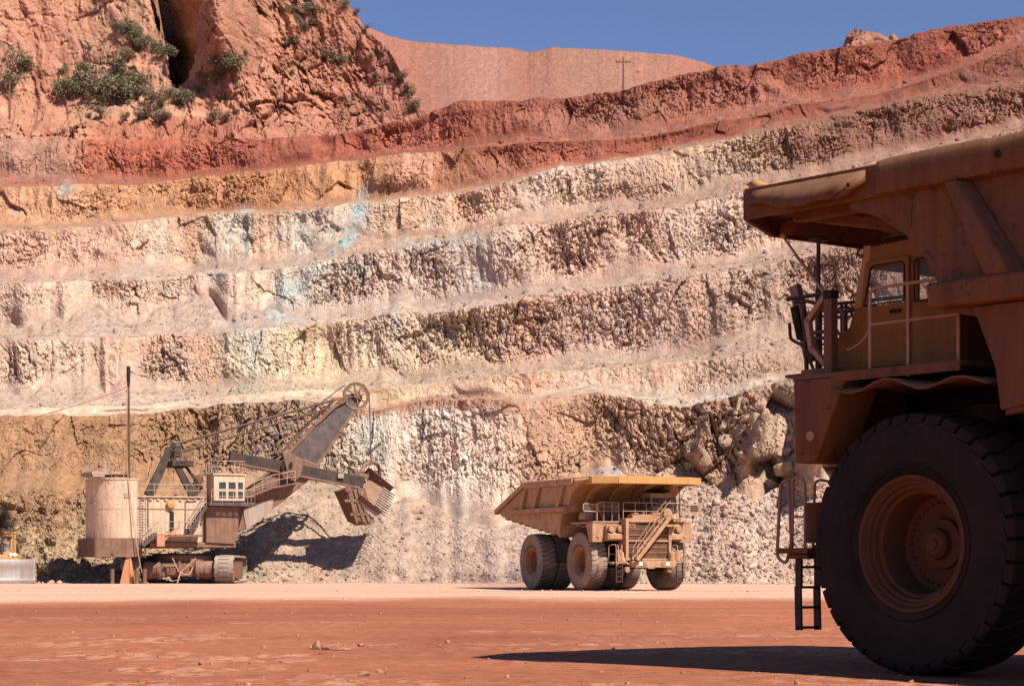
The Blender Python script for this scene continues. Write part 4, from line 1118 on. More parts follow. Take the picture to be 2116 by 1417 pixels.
    MB().tube([(2.27, 2.5, 5.45), (2.85, 2.5, 6.07)], .026, 8).tube([(2.80, 2.5, 6.02), (3.09, 2.5, 6.36)], .02, 8).lathe([(.001, -.03), (.05, -.01), (.05, .03), (.001, .05)], 10, 'Z', (3.09, 2.5, 6.36)).build('whip_mast', M_white, T)
    if near:
        # loading boards, post and braces bolted to the left front of the deck
        MB().bar((3.14, 2.2, 5.66), (2.82, 2.2, 4.50), .11, .16, (1, 0, 0)).build('timber_post', M_wood, T, bevel=.01)
        MB().box(1.53, 1.68, 3.0, 3.14, 4.15, 5.24).build('steel_post', M_deck, T, bevel=.01)
        MB().box(1.52, 1.69, 2.99, 3.15, 5.241, 5.36).build('post_cap', M_black, T, bevel=.01)
        br = MB()
        for a, b_ in (((1.80, 2.9, 5.38), (2.21, 2.9, 4.98)), ((2.21, 2.9, 5.02), (2.12, 2.9, 4.58)), ((2.14, 2.9, 4.62), (1.70, 2.9, 4.20))): br.bar(a, b_, .08, .09, (0, 1, 0))
        br.build('brace', M_rail, T)
        bk = MB().tube([(3.11, 2.4, 5.44), (2.34, 2.4, 5.45), (1.6, 2.95, 5.32)], .032)
        bk.tube(round_path([(2.95, 2.4, 5.38), (2.70, 2.4, 5.38), (2.45, 2.4, 5.28), (2.2, 2.45, 5.12)], .1), .03).tube([(2.75, 2.4, 4.90), (1.62, 2.98, 4.80)], .03).tube([(2.75, 2.4, 4.83), (1.62, 2.98, 4.70)], .028)
        bk.tube(round_path([(3.06, 2.4, 5.08), (3.04, 2.4, 4.84), (2.74, 2.4, 4.70), (2.5, 2.4, 4.2)], .06), .026).tube([(2.70, 2.4, 4.15), (2.78, 2.4, 5.41)], .034)
        bk.tube([(3.06, 1.5, 5.43), (1.5, 1.5, 5.40)], .026).tube([(3.04, 1.5, 5.30), (1.5, 1.5, 5.27)], .026).tube(round_path([(2.9, 1.5, 5.36), (2.7, 1.5, 5.36), (2.62, 1.5, 5.2)], .06), .022)
        for x in (2.85, 2.76, 2.55): bk.tube([(x, 1.5, 4.15), (x, 1.5, 5.42)], .024)
        bk.build('bumper_frame', M_darksteel, T)
        MB().add([(3.15, 2.3, 5.33), (3.02, 2.3, 5.35), (2.88, 2.3, 4.80), (3.01, 2.3, 4.84), (3.15, 2.22, 5.33), (3.02, 2.22, 5.35), (2.88, 2.22, 4.80), (3.01, 2.22, 4.84)], [(0, 1, 2, 3), (7, 6, 5, 4), (0, 4, 5, 1), (1, 5, 6, 2), (2, 6, 7, 3), (3, 7, 4, 0)]).build('side_panel', M_black, T)
        ch = MB()
        p = arc((.68, 3.28, 4.74), (.82, 3.28, 4.50), (1.10, 3.28, 4.47), 22)
        for i, q in enumerate(p[:-1]):
            d_ = (p[i + 1] - q); sd = Vector((0, 1, 0)) if i % 2 else Vector((0, 0, 1)).cross(Vector((0, 1, 0)))
            ch.tube([q - d_ * .2 + sd * .012, q + d_ * 1.2 + sd * .012, q + d_ * 1.2 - sd * .012, q - d_ * .2 - sd * .012], .006, 4, closed=True)
        ch.build('chain', M_white, T)
    return T

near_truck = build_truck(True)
near_truck.location = (7.904, 30.010, 0.0)
near_truck.rotation_euler = (0, 0, radians(128.2))
tag(near_truck, 'huge shaded dump truck filling the right edge, its giant front wheel close up', 'dump truck')
far_truck = build_truck(False)
h2 = radians(-90 + 24.2)
nl = Vector((-sin(h2), cos(h2), 0))
far_truck.location = Vector((4.05, 126.8, .03)) + nl * 3.30
far_truck.rotation_euler = (0, 0, h2)
tag(far_truck, 'dusty tan dump truck with yellow canopy edge driving away from the broken rock pile', 'dump truck')
# ------------------------------------------------------------------ electric rope shovel
SH_YAW = radians(23)
SH_O = Vector(((383 - CX) / F * 169.0, 169.0, .15))
shovel = empty('mining_shovel', SH_O, SH_YAW)
tag(shovel, 'old cream and brown rope shovel with dark boom raised over the broken rock', 'excavator')
_ex = (cos(SH_YAW), sin(SH_YAW)); _ey = (-sin(SH_YAW), cos(SH_YAW))
def S(px, py, yl):
    """point of the shovel's own frame measured on the photograph in the plane y = yl"""
    a = (px - CX) / F
    t = (yl + SH_O.x * _ey[0] + SH_O.y * _ey[1]) / (a * _ey[0] + _ey[1])
    dx, dy = a * t - SH_O.x, t - SH_O.y
    return Vector((dx * _ex[0] + dy * _ex[1], yl, EYE + (HY - py) / F * t - SH_O.z))
def SX(px, yl): return S(px, HY, yl).x
def SZ(px, py, yl): return S(px, py, yl).z

M_cream = paint('weathered_cream_paint', (.68, .50, .36), (.50, .33, .22), .26, streak=.75, wear=(.30, .15, .08))
M_ruststeel = paint('rust_brown_steel', (.15, .085, .06), (.34, .20, .13), .35, streak=.7)
M_bluesteel = paint('grey_boom_steel', (.060, .055, .060), (.26, .17, .13), .22, streak=.5)
M_track = paint('worn_track_steel', (.20, .17, .145), (.40, .29, .22), .45)
M_rope = paint('greased_rope', (.075, .075, .17), (.13, .12, .19), .2)
M_handle = paint('black_greasy_steel', (.030, .026, .026), (.17, .105, .075), .22, streak=.4)
M_oldrope = paint('rusty_rope', (.085, .055, .045), (.2, .12, .08), .2)
M_lightplate = paint('scraped_plate', (.34, .28, .25), (.46, .31, .22), .35, streak=.6)

NY, FY = -3.35, 3.35
# crawlers and lower works (square to the wall, so turned back by the house's swing)
low = empty('lower_works', (0, 0, 0), -SH_YAW, shovel)
low_m = MB().box(-2.6, 2.6, -2.6, 2.6, .75, 1.75)
low_m.lathe([(2.75, 1.75), (2.75, 2.25), (2.3, 2.4), (.1, 2.4)], 40, 'Z')
low_m.build('car_body', M_ruststeel, low, bevel=.05)
for s in (1, -1):
    x = 3.70 * s
    L, R, W = 3.3, 1.02, 1.55
    tr = MB()
    n = 58
    per = 4 * L + 2 * pi * R
    for i in range(n):
        d = per * i / n
        def at(d):
            d %= per
            if d < 2 * L: return (-L + d, 2 * R, 0.0)
            d -= 2 * L
            if d < pi * R: a = d / R; return (L + R * sin(a), R + R * cos(a), -a)
            d -= pi * R
            if d < 2 * L: return (L - d, 0.0, pi)
            d -= 2 * L; a = d / R; return (-L - R * sin(a), R - R * cos(a), pi - a)
        y, z, a = at(d)
        M_ = Matrix.Translation((x, y, z + .12)) @ Matrix.Rotation(a, 4, 'X')
        w_ = W / 2 if i % 2 == 0 else W / 2 - .06
        tr.box(-w_, w_, -.19, .19, -.10, .05, M_)
        tr.box(-w_ * .55, w_ * .55, -.13, .13, .05, .11, M_)
    C = tr.build('crawler', M_track, low, bevel=.015)
    MB().box(x - .55, x + .55, -L, L, .35, 1.85).build('crawler_frame', M_ruststeel, C, bevel=.08)
    dm = MB().lathe([(.001, 0), (.55, 0), (.62, .1), (.74, .14), (.74, .72), (.66, .76), (.66, 1.15), (.76, 1.2), (.76, 1.42), (.4, 1.5)], 30, 'X', (0, 0, 0))
    vv = [(x - s * .85 - s * v[0], v[1] - 3.2, v[2] + 1.06) for v in dm.v]; dm.v = vv
    for k in range(18):
        a = 2 * pi * k / 18
        dm.cyl((x - s * (.85 + 1.30), -3.2 + .765 * cos(a), 1.06 + .765 * sin(a)), (x - s * (.85 + 1.36), -3.2 + .775 * cos(a), 1.06 + .775 * sin(a)), .03, 5)
    dm.build('drive_motor', M_ruststeel, low)
eq = MB().box(-1.35, 1.35, -3.5, -2.6, .55, 1.6).box(-.9, -.2, -3.7, -3.5, .7, 1.3).box(.2, .9, -3.75, -3.5, .6, 1.5).cyl((-1.1, -3.6, 1.35), (1.1, -3.6, 1.35), .14, 10).cyl((.1, -3.7, .9), (.1, -3.7, 1.75), .12, 10)
for x in (-.7, -.1, .5): eq.tube([(x, -3.65, 1.6), (x + .15, -3.8, 1.2), (x - .1, -3.75, .8)], .04, 6)
eq.build('propel_gear', M_ruststeel, low, bevel=.03)

# rear ballast box and rear house with rounded corners
xr = SX(194, NY); xh = SX(284, NY)
def plan_round(x0, x1, y0, y1, r, n=7):
    pl = [(x1, y0), (x1, y1)]
    pl += [(x0 + r - r * sin(a), y1 - r + r * cos(a)) for a in [pi / 2 * i / n for i in range(n + 1)]]
    pl += [(x0 + r - r * cos(a), y0 + r - r * sin(a)) for a in [pi / 2 * i / n for i in range(n + 1)]]
    return pl
zb0, zb1 = SZ(230, 1150, NY), SZ(230, 1111, NY)
bal = MB().prism(plan_round(xr, xh + .35, NY - .12, FY + .12, .35, 3), zb0, zb1, 'Z')
BAL = bal.build('ballast_box', M_ruststeel, shovel, angle=.6)
bp = MB()
for i in range(5): bp.box(xr - .03, xr, -3.0 + 1.25 * i, -2.9 + 1.25 * i, zb0 + .1, zb1 - .1)
bp.bar((xh - 2.0, NY - .17, zb0 + .2), (xh - 1.6, NY - .17, zb0 + .8), .06, .25)
bp.build('ballast_strap', M_ruststeel, BAL)
zt = SZ(240, 990, NY)
rh = MB().prism(plan_round(xr + .25, xh, NY, FY, 2.5, 12), zb1 + .005, zt, 'Z')
RH = rh.build('rear_house', M_cream, shovel, angle=.5)
tr_ = MB()
zmid = SZ(240, 1050, NY)
tr_.prism([(x * 1.0, y) for x, y in plan_round(xr + .235, xh, NY - .015, FY + .015, 2.51, 12)], zmid - .03, zmid + .03, 'Z')
tr_.prism(plan_round(xr + .20, xh + .02, NY - .05, FY + .05, 2.54, 12), zt, zt + .10, 'Z')
tr_.box(xr + .18, xr + .25, -2.6, -.2, zmid + .35, zmid + .43)
tr_.build('seam_band', M_cream, RH)
MB().box(SX(263, NY) - .22, SX(263, NY) + .28, NY - .04, NY + .02, SZ(263, 1028, NY), SZ(263, 1018, NY)).build('louvre', M_lightplate, RH)
rr_ = MB().box(xr - .1, xr + 2.4, -3.0, 1.2, zt + .35, zt + .62).box(xr - .05, xr + .9, -3.2, -1.0, zt + .16, zt + .34).box(xr + 2.4, xr + 3.2, -2.8, -1, zt + .3, zt + .45)
rr_.cyl((xr + 1.3, -1.2, zt + .6), (xr + 1.3, -1.2, zt + 1.55), .12, 10).cyl((xr + 1.3, -1.2, zt + .6), (xr + 1.3, -1.2, zt + .85), .2, 10)
rr_.build('roof_vent', M_lightplate, RH, bevel=.04)
def rail(parent, pts, h=1.05, post=1.1, mat=None, r=.026, name='guard_rail', mids=1):
    m = MB(); pts = [Vector(p) for p in pts]; up = Vector((0, 0, h))
    m.tube([p + up for p in pts], r, 5)
    for k in range(mids): m.tube([p + up * ((k + 1) / (mids + 1)) for p in pts], r * .8, 5)
    for a, b in zip(pts, pts[1:]):
        n = max(1, int(round((b - a).length / post)))
        for i in range(n + 1): p = a.lerp(b, i / n); m.tube([p, p + up], r * .9, 5)
    return m.build(name, mat or M_white, parent)
rail(RH, [(xr + .3, FY - .2, zt + .1), (xr + .3, NY + 1.2, zt + .1), (xr + 1.4, NY + .1, zt + .1), (xh - .1, NY + .1, zt + .1), (xh - .1, FY, zt + .1)], 1.25, .8)
# ladder up the rear house
ld = MB(); lx = xh + .40
for dx in (-.22, .22): ld.tube([(lx + dx, NY - .12, zb0 - .1), (lx + dx, NY - .12, SZ(280, 1030, NY))], .03, 5)
for i in range(24):
    z = zb0 + .05 + i * .21
    ld.tube([(lx - .22, NY - .12, z), (lx + .22, NY - .12, z)], .02, 5)
ld.build('ladder', M_ruststeel, shovel)
# machinery house
xf = SX(424, NY)
zh0, zh1 = SZ(350, 1120, NY), SZ(350, 1027, NY)
mh = MB().box(xh + .02, xf, NY + .25, FY - .1, zh0, zh1)
MH = mh.build('machinery_house', M_cream, shovel, bevel=.04)
sb = MB().box(xh + .02, xf, NY + .18, NY + .25, SZ(350, 1050, NY) - .03, SZ(350, 1050, NY) + .03).box(xh + .02, xf + .02, NY + .1, FY, zh1 + .002, zh1 + .09)
for i in range(9): sb.box(xh + .4 + i * .6, xh + .62 + i * .6, NY + .12, NY + .25, zh1 - .22, zh1 - .12)
sb.build('seam_band', M_cream, MH)
xd = SX(352, NY)
DR = MB().box(xd - .36, xd + .36, NY + .20, NY + .249, SZ(352, 1098, NY), SZ(352, 1054, NY)).build('door_frame', M_cream, MH)
MB().box(xd - .02, xd + .33, NY + .17, NY + .199, SZ(352, 1097, NY), SZ(352, 1056, NY)).build('door', M_black, DR)
MB().lathe([(.001, -.25), (.28, -.2), (.36, 0), (.3, .1), (.001, .1)], 16, 'Y', (xd + .05, NY + .1, SZ(352, 1042, NY))).build('flood_lamp', M_truck_yellow, MH)
rail(MH, [(xh + .1, NY + .3, zh1 + .09), (xf - .1, NY + .3, zh1 + .09), (xf - .1, 1.0, zh1 + .09)], .95, 1.3)
pp = MB().tube([(xh + .9, NY + .2, zh0 + .1), (xh + .9, NY + .2, zh1)], .05, 6).tube([(xh + 3.9, NY + .2, zh0 + .5), (xh + 3.9, NY + .2, zh1 - .3), (xh + 4.6, NY + .2, zh1 - .3)], .04, 6)
pp.build('conduit', M_ruststeel, MH)
# deck skirt under the house
MB().box(xh + 1.0, SX(487, NY), NY - .1, FY, zh0 - .42, zh0 - .004).build('revolving_frame', M_ruststeel, shovel, bevel=.05)
# front block under the cab
xc0, xc1 = SX(410, NY), SX(489, NY)
zc0, zc1 = SZ(440, 1121, NY), SZ(440, 1046, NY)
fb = MB().prism([(xf + .01, zc0), (xc1 - .25, zc0 - .1), (xc1 + .05, zc0 + .5), (xc1 + .12, zc1), (xf + .01, zc1)], NY - .25, -1.0)
FBK = fb.build('cab_support', M_ruststeel, shovel, bevel=.04)
pn = MB()
for i in range(4): pn.box(xc0 + 1.35 + i * .5, xc0 + 1.7 + i * .5, NY - .275, NY - .251, zc1 - .75, zc1 - .45)
pn.build('vent_panel', M_lightplate, FBK)
# cab
ca0, ca1 = SX(441, NY), SX(507, NY) - .1
zk0, zk1 = SZ(460, 1034, NY), SZ(460, 981, NY)
cw = MB()
y0, y1 = NY - .15, -1.2
zl = [zk0, SZ(460, 1029, NY), SZ(460, 1015, NY), SZ(460, 1010, NY), SZ(460, 996, NY), zk1]
xs_ = [ca0, ca0 + .42, SX(466, NY), SX(471, NY), SX(486, NY), SX(491, NY), SX(501, NY), ca1]
cw.box(ca0, ca1, y0, y0 + .08, zl[0], zl[1]); cw.box(ca0, ca1, y0, y0 + .08, zl[2], zl[3]); cw.box(ca0, ca1, y0, y0 + .08, zl[4], zl[5])
for a, b in ((0, 1), (2, 3), (4, 5), (6, 7)):
    cw.box(xs_[a], xs_[b], y0 + .003, y0 + .077, zl[1], zl[2]); cw.box(xs_[a], xs_[b], y0 + .003, y0 + .077, zl[3], zl[4])
cw.box(ca0, ca0 + .08, y0 + .081, y1, zk0, zk1); cw.box(ca0 + .08, ca1, y1 - .08, y1, zk0, zk1)
cw.box(ca1 - .08, ca1, y0 + .081, y1 - .081, zk0, zl[1]); cw.box(ca1 - .08, ca1, y0 + .081, y1 - .081, zl[4], zk1)
cw.box(ca0 - .1, ca1 + .1, y0 - .1, y1 + .05, zk1 + .001, zk1 + .12); cw.box(ca0, ca1, y0 + .08, y1, zk0 - .08, zk0 - .002)
CB = cw.build('operator_cab', M_cream, shovel)
M_dkglass = glass_mat('dark_cab_glass', (.05, .06, .07), .82, .06)
for a, b in ((1, 2), (3, 4), (5, 6)):
    for c_, d_ in ((1, 2), (3, 4)):
        MB().box(xs_[a], xs_[b], y0 + .04, y0 + .05, zl[c_], zl[d_]).build('window', M_dkglass, CB)
MB().box(ca1 - .05, ca1 - .04, y0 + .1, y1 - .1, zl[1], zl[4]).build('windshield', M_dkglass, CB)
rail(CB, [(ca0, y1, zk1 + .12), (ca0, y0, zk1 + .12), (ca1, y0, zk1 + .12), (ca1, y1, zk1 + .12)], 1.0, .75)
pf = MB().box(SX(426, NY), SX(521, NY), NY - 1.0, -1.0, zc1 + .02, zc1 + .30)
PF = pf.build('cab_platform', M_bluesteel, shovel, bevel=.03)
rail(PF, [(ca0 - .4, NY - .95, zc1 + .3), (SX(520, NY), NY - .95, zc1 + .3), (SX(520, NY), -1.1, zc1 + .3)], 1.0, 1.0)
# walkway and stairs on the house side
wz = SZ(360, 1104, NY)
wk = MB().box(SX(318, NY), SX(412, NY), NY - 1.0, NY + .2, wz - .18, wz)
WK = wk.build('side_walkway', M_ruststeel, shovel)
rail(WK, [(SX(320, NY), NY - .95, wz), (SX(411, NY), NY - .95, wz)], 1.0, .9)
def stairs(a, b, y0, y1, name, parent):
    m = MB(); a = Vector(a); b = Vector(b)
    for y in (y0, y1): m.bar((a.x, y, a.z), (b.x, y, b.z), .06, .26)
    n = int(abs(b.z - a.z) / .22)
    for i in range(n):
        p = a.lerp(b, (i + .5) / n); m.box(p.x - .13, p.x + .13, y0 + .03, y1 - .03, p.z - .02, p.z + .03)
    o = m.build(name, M_bluesteel, parent)
    r = MB()
    for y in (y0, y1):
        for h in (.95, .5): r.tube([(a.x, y, a.z + h), (b.x, y, b.z + h)], .026, 5)
        for t in (0, .33, .66, 1): p = a.lerp(b, t); r.tube([(p.x, y, p.z), (p.x, y, p.z + .95)], .022, 5)
    r.build('stair_rail', M_white, o)
stairs(S(390, 1098, NY - .6), S(424, 1046, NY - .6), NY - .95, NY - .2, 'upper_stair', shovel)
stairs(S(293, 1128, NY - .6), S(322, 1102, NY - .6), NY - .95, NY - .2, 'lower_stair', shovel)
rd = MB().bar(S(325, 1126, NY - .9), S(368, 1090, NY - .9), .12, .22).box(SX(318, NY), SX(334, NY), NY - 1.05, NY - .8, wz - .95, wz - .05).bar(S(368, 1094, NY - .9), S(372, 1075, NY - .9), .1, .1)
rd.build('red_cable_guide', paint('faded_red_paint', (.50, .17, .11), (.5, .3, .2), .3), shovel)
# gantry
gt = MB()
for y in (-1.6, 1.6):
    gt.taper(S(307, 1024, y), S(352, 925, y * .8), .42, .80, .34, .5, (0, 1, 0) if False else (1, 0, 0))
    gt.taper(S(399, 1024, y), S(356, 945, y * .8), .38, .66, .3, .42, (1, 0, 0))
    gt.taper(S(418, 1010, y * .7), S(380, 958, y * .7), .16, .24, .14, .20, (1, 0, 0))
gt.cyl(S(352, 932, -1.5), S(352, 932, 1.5), .22, 12)
a_, b_ = S(346, 958, 0), S(389, 958, 0)
gt.box(a_.x, b_.x, -1.7, 1.7, a_.z - .25, a_.z + .22)
gt.box(S(350, 930, 0).x, S(366, 930, 0).x, -1.4, 1.4, S(350, 945, 0).z, S(350, 922, 0).z)
gt.cyl(S(358, 919, -1.5), S(358, 919, 1.5), .24, 14)
gt.cyl(S(362, 936, -1.5), S(362, 936, 1.5), .16, 12)
GT = gt.build('gantry', M_handle, shovel, bevel=.02)
rail(GT, [(a_.x + .2, -1.65, a_.z + .22), (b_.x, -1.65, a_.z + .22), (b_.x, 1.65, a_.z + .22)], .85, .5, M_ruststeel)
MB().cyl(S(410, 991, -1.2), S(410, 991, 1.2), .42, 20).cyl(S(402, 1010, -1.0), S(402, 1010, 1.0), .55, 20).build('hoist_drum', M_ruststeel, shovel)
# boom
def side_prism(pts, y0, y1, taper=None):
    m = MB()
    n = len(pts)
    ya = [y0] * n if taper is None else [y0 * t for t in taper]
    yb = [y1] * n if taper is None else [y1 * t for t in taper]
    vs = []
    for (p, a) in zip(pts, ya): q = S(p[0], p[1], 0); vs.append((q.x, a, q.z))
    for (p, a) in zip(pts, yb): q = S(p[0], p[1], 0); vs.append((q.x, a, q.z))
    return m.add(vs, [tuple(range(n - 1, -1, -1)), tuple(range(n, 2 * n))] + [(i, (i + 1) % n, n + (i + 1) % n, n + i) for i in range(n)])
bm_ = side_prism([(594, 940), (648, 880), (693, 838), (716, 815), (740, 812), (746, 824), (728, 850), (700, 893), (652, 964), (600, 985)], -.85, .85, [1.1, 1, .8, .7, .6, .6, .8, .95, 1.1, 1.15])
BOOM = bm_.build('boom', M_bluesteel, shovel, bevel=.05)
fl_ = MB()
for s in (-1, 1):
    for a, b in (((652, 966), (702, 893)), ((702, 893), (730, 850)), ((594, 938), (650, 878)), ((650, 878), (695, 836))):
        p, q = S(*a, s * .92), S(*b, s * .86); fl_.bar(p, q, .14, .26, (1, 0, 0))
fl_.build('boom_flange', M_ruststeel, BOOM)
lb = side_prism([(596, 942), (548, 984), (500, 1018), (478, 1050), (480, 1098), (500, 1094), (553, 1052), (576, 1036), (628, 994), (652, 962)], -1.25, 1.25)
LB = lb.build('lower_boom', M_ruststeel, shovel, bevel=.06)
side_prism([(493, 1052), (500, 1096), (552, 1056), (556, 1030), (520, 1040)], -1.34, -1.27).build('boom_foot_plate', M_lightplate, LB, bevel=.02)
dk = MB()
for (a, b) in (((488, 1036), (560, 1008)), ((560, 1008), (612, 998))):
    p, q = S(*a, -1.7), S(*b, -1.7); dk.bar(p, q, .9, .12)
DK2 = dk.build('boom_walkway', M_ruststeel, LB)
rail(DK2, [S(490, 1034, -2.1), S(560, 1006, -2.1), S(610, 996, -2.1)], .95, .8)
wl2 = MB()
for a, b in (((580, 938), (640, 872)), ((640, 872), (690, 828))):
    wl2.bar(S(*a, .2), S(*b, .2), 1.0, .10)
for i in range(8):
    t = i / 7; p = S(585 + 100 * t, 934 - 98 * t, -.4); wl2.tube([p, p + Vector((-.55, 0, .5))], .03, 5)
wl2.tube([S(585, 934, -.4) + Vector((-.55, 0, .5)), S(685, 836, -.4) + Vector((-.55, 0, .5))], .03, 5)
wl2.build('boom_ladder', M_ruststeel, BOOM)
# boom point sheaves with spokes
for y in (-.62, .62):
    c_ = S(736, 818, y)
    m = MB().lathe([(1.16, -.10), (1.16, .10), (1.02, .08), (1.06, 0), (1.02, -.08), (1.16, -.10)], 44, 'Y', c_)
    m.lathe([(1.04, -.06), (.92, -.06), (.92, .06), (1.04, .06)], 44, 'Y', c_)
    m.lathe([(.001, -.12), (.26, -.12), (.26, .12), (.001, .12)], 20, 'Y', c_)
    for k in range(8):
        a = 2 * pi * k / 8 + .2
        m.bar(c_ + Vector((.24 * cos(a), 0, .24 * sin(a))), c_ + Vector((.94 * cos(a), 0, .94 * sin(a))), .09, .14, (0, 1, 0))
    m.build('boom_sheave', M_ruststeel, BOOM)
MB().cyl(S(712, 824, -.9), S(712, 824, .9), .26, 14).cyl(S(702, 830, -.95), S(702, 830, .95), .2, 14).cyl(S(736, 818, -.9), S(736, 818, .9), .2, 14).bar(S(688, 826, -.8), S(710, 822, -.8), .2, .24).bar(S(694, 838, -.8), S(712, 828, -.8), .2, .24).build('boom_pin', M_ruststeel, BOOM, bevel=.02)
# stay ropes and hoist ropes
for y in (-1.0, 1.0):
    MB().tube([S(358, 919, y), S(690, 826, y * .8)], .11, 6).build('stay_rope', M_oldrope, shovel)
    MB().tube([S(366, 936, y * .7), S(697, 838, y * .6)], .085, 6).build('stay_rope', M_oldrope, shovel)
    for e in (0, .12):
        MB().tube([S(408, 985, y * .4 + e)] + [S(520, 939, y * .5 + e), S(713, 795, y * .6 + e)], .05, 5).build('hoist_rope', M_rope, shovel)
        MB().tube([S(763, 812, y * .6 + e), S(767, 962, y * .35 + e)], .05, 5).build('hoist_rope', M_rope, shovel)
gs = MB()
for y in (-1, 1):
    gs.taper(S(360, 919, y), S(380, 913, y), .18, .22, .08, .08); gs.taper(S(368, 936, y * .7), S(384, 931, y * .7), .14, .18, .06, .06)
gs.build('rope_socket', paint('green_socket', (.16, .22, .18), (.3, .24, .17), .3), shovel)
# dipper handle (two legs), saddle block
for y in (-1.32, 1.32):
    m = MB().bar(S(474, 944, y), S(750, 996, y), .46, .92, (0, 0, 1))
    H_ = m.build('dipper_handle', M_handle, shovel, bevel=.04)
    m = MB().bar(S(474, 944, y) + Vector((0, 0, -.42)), S(742, 997, y) + Vector((0, 0, -.42)), .50, .16)
    for i in range(56):
        t = i / 55; p = S(490, 947, y).lerp(S(735, 993, y), t) + Vector((0, 0, -.54)); m.box(p.x - .05, p.x + .05, y - .2, y + .2, p.z - .06, p.z + .06)
    m.build('rack', M_ruststeel, H_)
    MB().bar(S(474, 944, y), S(484, 946, y), .56, 1.05).bar(S(520, 953, y), S(574, 963, y), .48, .96).build('handle_collar', M_handle, H_, bevel=.03)
hd = MB().box(S(700, 985, -1.6).x - .1, S(700, 985, -1.6).x + .4, -1.72, -1.56, S(700, 985, -1.6).z - .1, S(700, 985, -1.6).z + .3)
hd.build('grease_box', M_lightplate, shovel)
for y0_, y1_ in ((-1.78, -1.58), (1.58, 1.78)):
    pts = [(571, 936), (578, 935), (594, 941), (600, 947), (613, 954), (614, 962), (606, 988), (596, 996), (588, 994), (580, 975)]
    m = side_prism(pts, y0_, y1_)
    SB = m.build('saddle_block', M_ruststeel, shovel, bevel=.04)
    e = MB()
    ye = y0_ - .012 if y0_ < 0 else y1_ + .012
    for (cx_, cy_) in ((585.5, 961), (600.5, 962)):
        c_ = S(cx_, cy_, ye)
        vs = [(c_.x + .17 * cos(a) + .05 * sin(a), ye, c_.z + .34 * sin(a)) for a in [2 * pi * i / 20 for i in range(20)]]
        vs2 = [(v[0], ye + .02, v[2]) for v in vs]
        e.add(vs + vs2, [tuple(range(20)), tuple(range(39, 19, -1))] + [(i, (i + 1) % 20, 20 + (i + 1) % 20, 20 + i) for i in range(20)])
    e.build('lightening_hole', M_black, SB)
MB().cyl(S(592, 981, -1.95), S(592, 981, 1.95), .34, 18).build('shipper_shaft', M_ruststeel, shovel)
# dipper
A = S(744, 1030, -1.75); B = S(786, 1060, -1.75); C_ = S(806, 1016, 1.45); D_ = S(750, 984, 1.45)
nrm = (B - A).cross(D_ - A).normalized()
if nrm.z < 0: nrm = -nrm
th = .16
dp = MB()
def slab(m, q, off, t):
    vs = [p + off for p in q] + [p + off - nrm * t for p in q]
    return m.add(vs, [(0, 1, 2, 3), (7, 6, 5, 4), (0, 4, 5, 1), (1, 5, 6, 2), (2, 6, 7, 3), (3, 7, 4, 0)])
slab(dp, [A, B, C_, D_], Vector((0, 0, 0)), th)
DIP = dp.build('dipper', M_ruststeel, shovel, bevel=.02)
wd = MB()                                                              # far and near walls of the bucket, back wall
far = [D_, C_, C_ + nrm * .55, D_ + nrm * 1.0]
wd.add([p for p in far] + [p + Vector((.04, .18, .06)) for p in far], [(0, 1, 2, 3), (7, 6, 5, 4), (0, 4, 5, 1), (1, 5, 6, 2), (2, 6, 7, 3), (3, 7, 4, 0)])
nrr = [A, B, B + nrm * .20, A + nrm * .35]
wd.add([p for p in nrr] + [p + Vector((0, -.16, -.04)) for p in nrr], [(0, 1, 2, 3), (7, 6, 5, 4), (0, 4, 5, 1), (1, 5, 6, 2), (2, 6, 7, 3), (3, 7, 4, 0)])
bkq = [A, D_, D_ + nrm * 1.0, A + nrm * .35]
bo = (A - B).normalized() * .18
wd.add([p for p in bkq] + [p + bo for p in bkq], [(0, 1, 2, 3), (7, 6, 5, 4), (0, 4, 5, 1), (1, 5, 6, 2), (2, 6, 7, 3), (3, 7, 4, 0)])
wd.build('dipper_wall', M_ruststeel, DIP, bevel=.02)
under = MB()
ua = [A - nrm * (th + .01), B - nrm * (th + .01), C_ - nrm * (th + .01), D_ - nrm * (th + .01)]
ub = [S(752, 1052, -1.6), S(770, 1070, -1.6), S(792, 1042, 1.2), S(752, 1020, 1.2)]
under.add(ua + ub, [(0, 1, 2, 3), (7, 6, 5, 4), (0, 4, 5, 1), (1, 5, 6, 2), (2, 6, 7, 3), (3, 7, 4, 0)])
under.build('dipper_heel', M_lightplate, DIP, bevel=.03)
for i in range(10):
    t = (i + .3) / 9.6
    p = B.lerp(C_, t); q = A.lerp(D_, t)
    dirv = (p - q).normalized()
    m = MB().taper(p - dirv * .75 + nrm * .03, p + dirv * .55, .17, .20, .07, .07, nrm)
    m.build('tooth', M_track, DIP)
dpoly = [(700, 1014), (716, 1006), (742, 1008), (752, 1040), (763, 1078), (746, 1085), (728, 1076)]
dr_ = side_prism(dpoly, -1.5, 1.35)
DOR = dr_.build('dipper_door', M_ruststeel, shovel, bevel=.05)
rb = MB()
for (a, b) in (((720, 1010), (738, 1080)), ((732, 1010), (752, 1078)), ((712, 1034), (750, 1034)), ((724, 1062), (758, 1062)), ((741, 1010), (763, 1078))):
    rb.bar(S(*a, -1.56), S(*b, -1.56), .12, .22, (0, 0, 1) if abs(a[1] - b[1]) < 5 else (1, 0, 0))
rb.build('door_rib', M_ruststeel, DOR)
MB().cyl(S(720, 1010, -1.7), S(720, 1010, 1.5), .26, 14).cyl(S(738, 978, -1.5), S(738, 978, 1.5), .22, 14).build('dipper_pin', M_ruststeel, DIP)
bl = MB()
for y in (-1.0, 1.0):
    bl.bar(S(740, 978, y), S(762, 984, y), .2, .3)
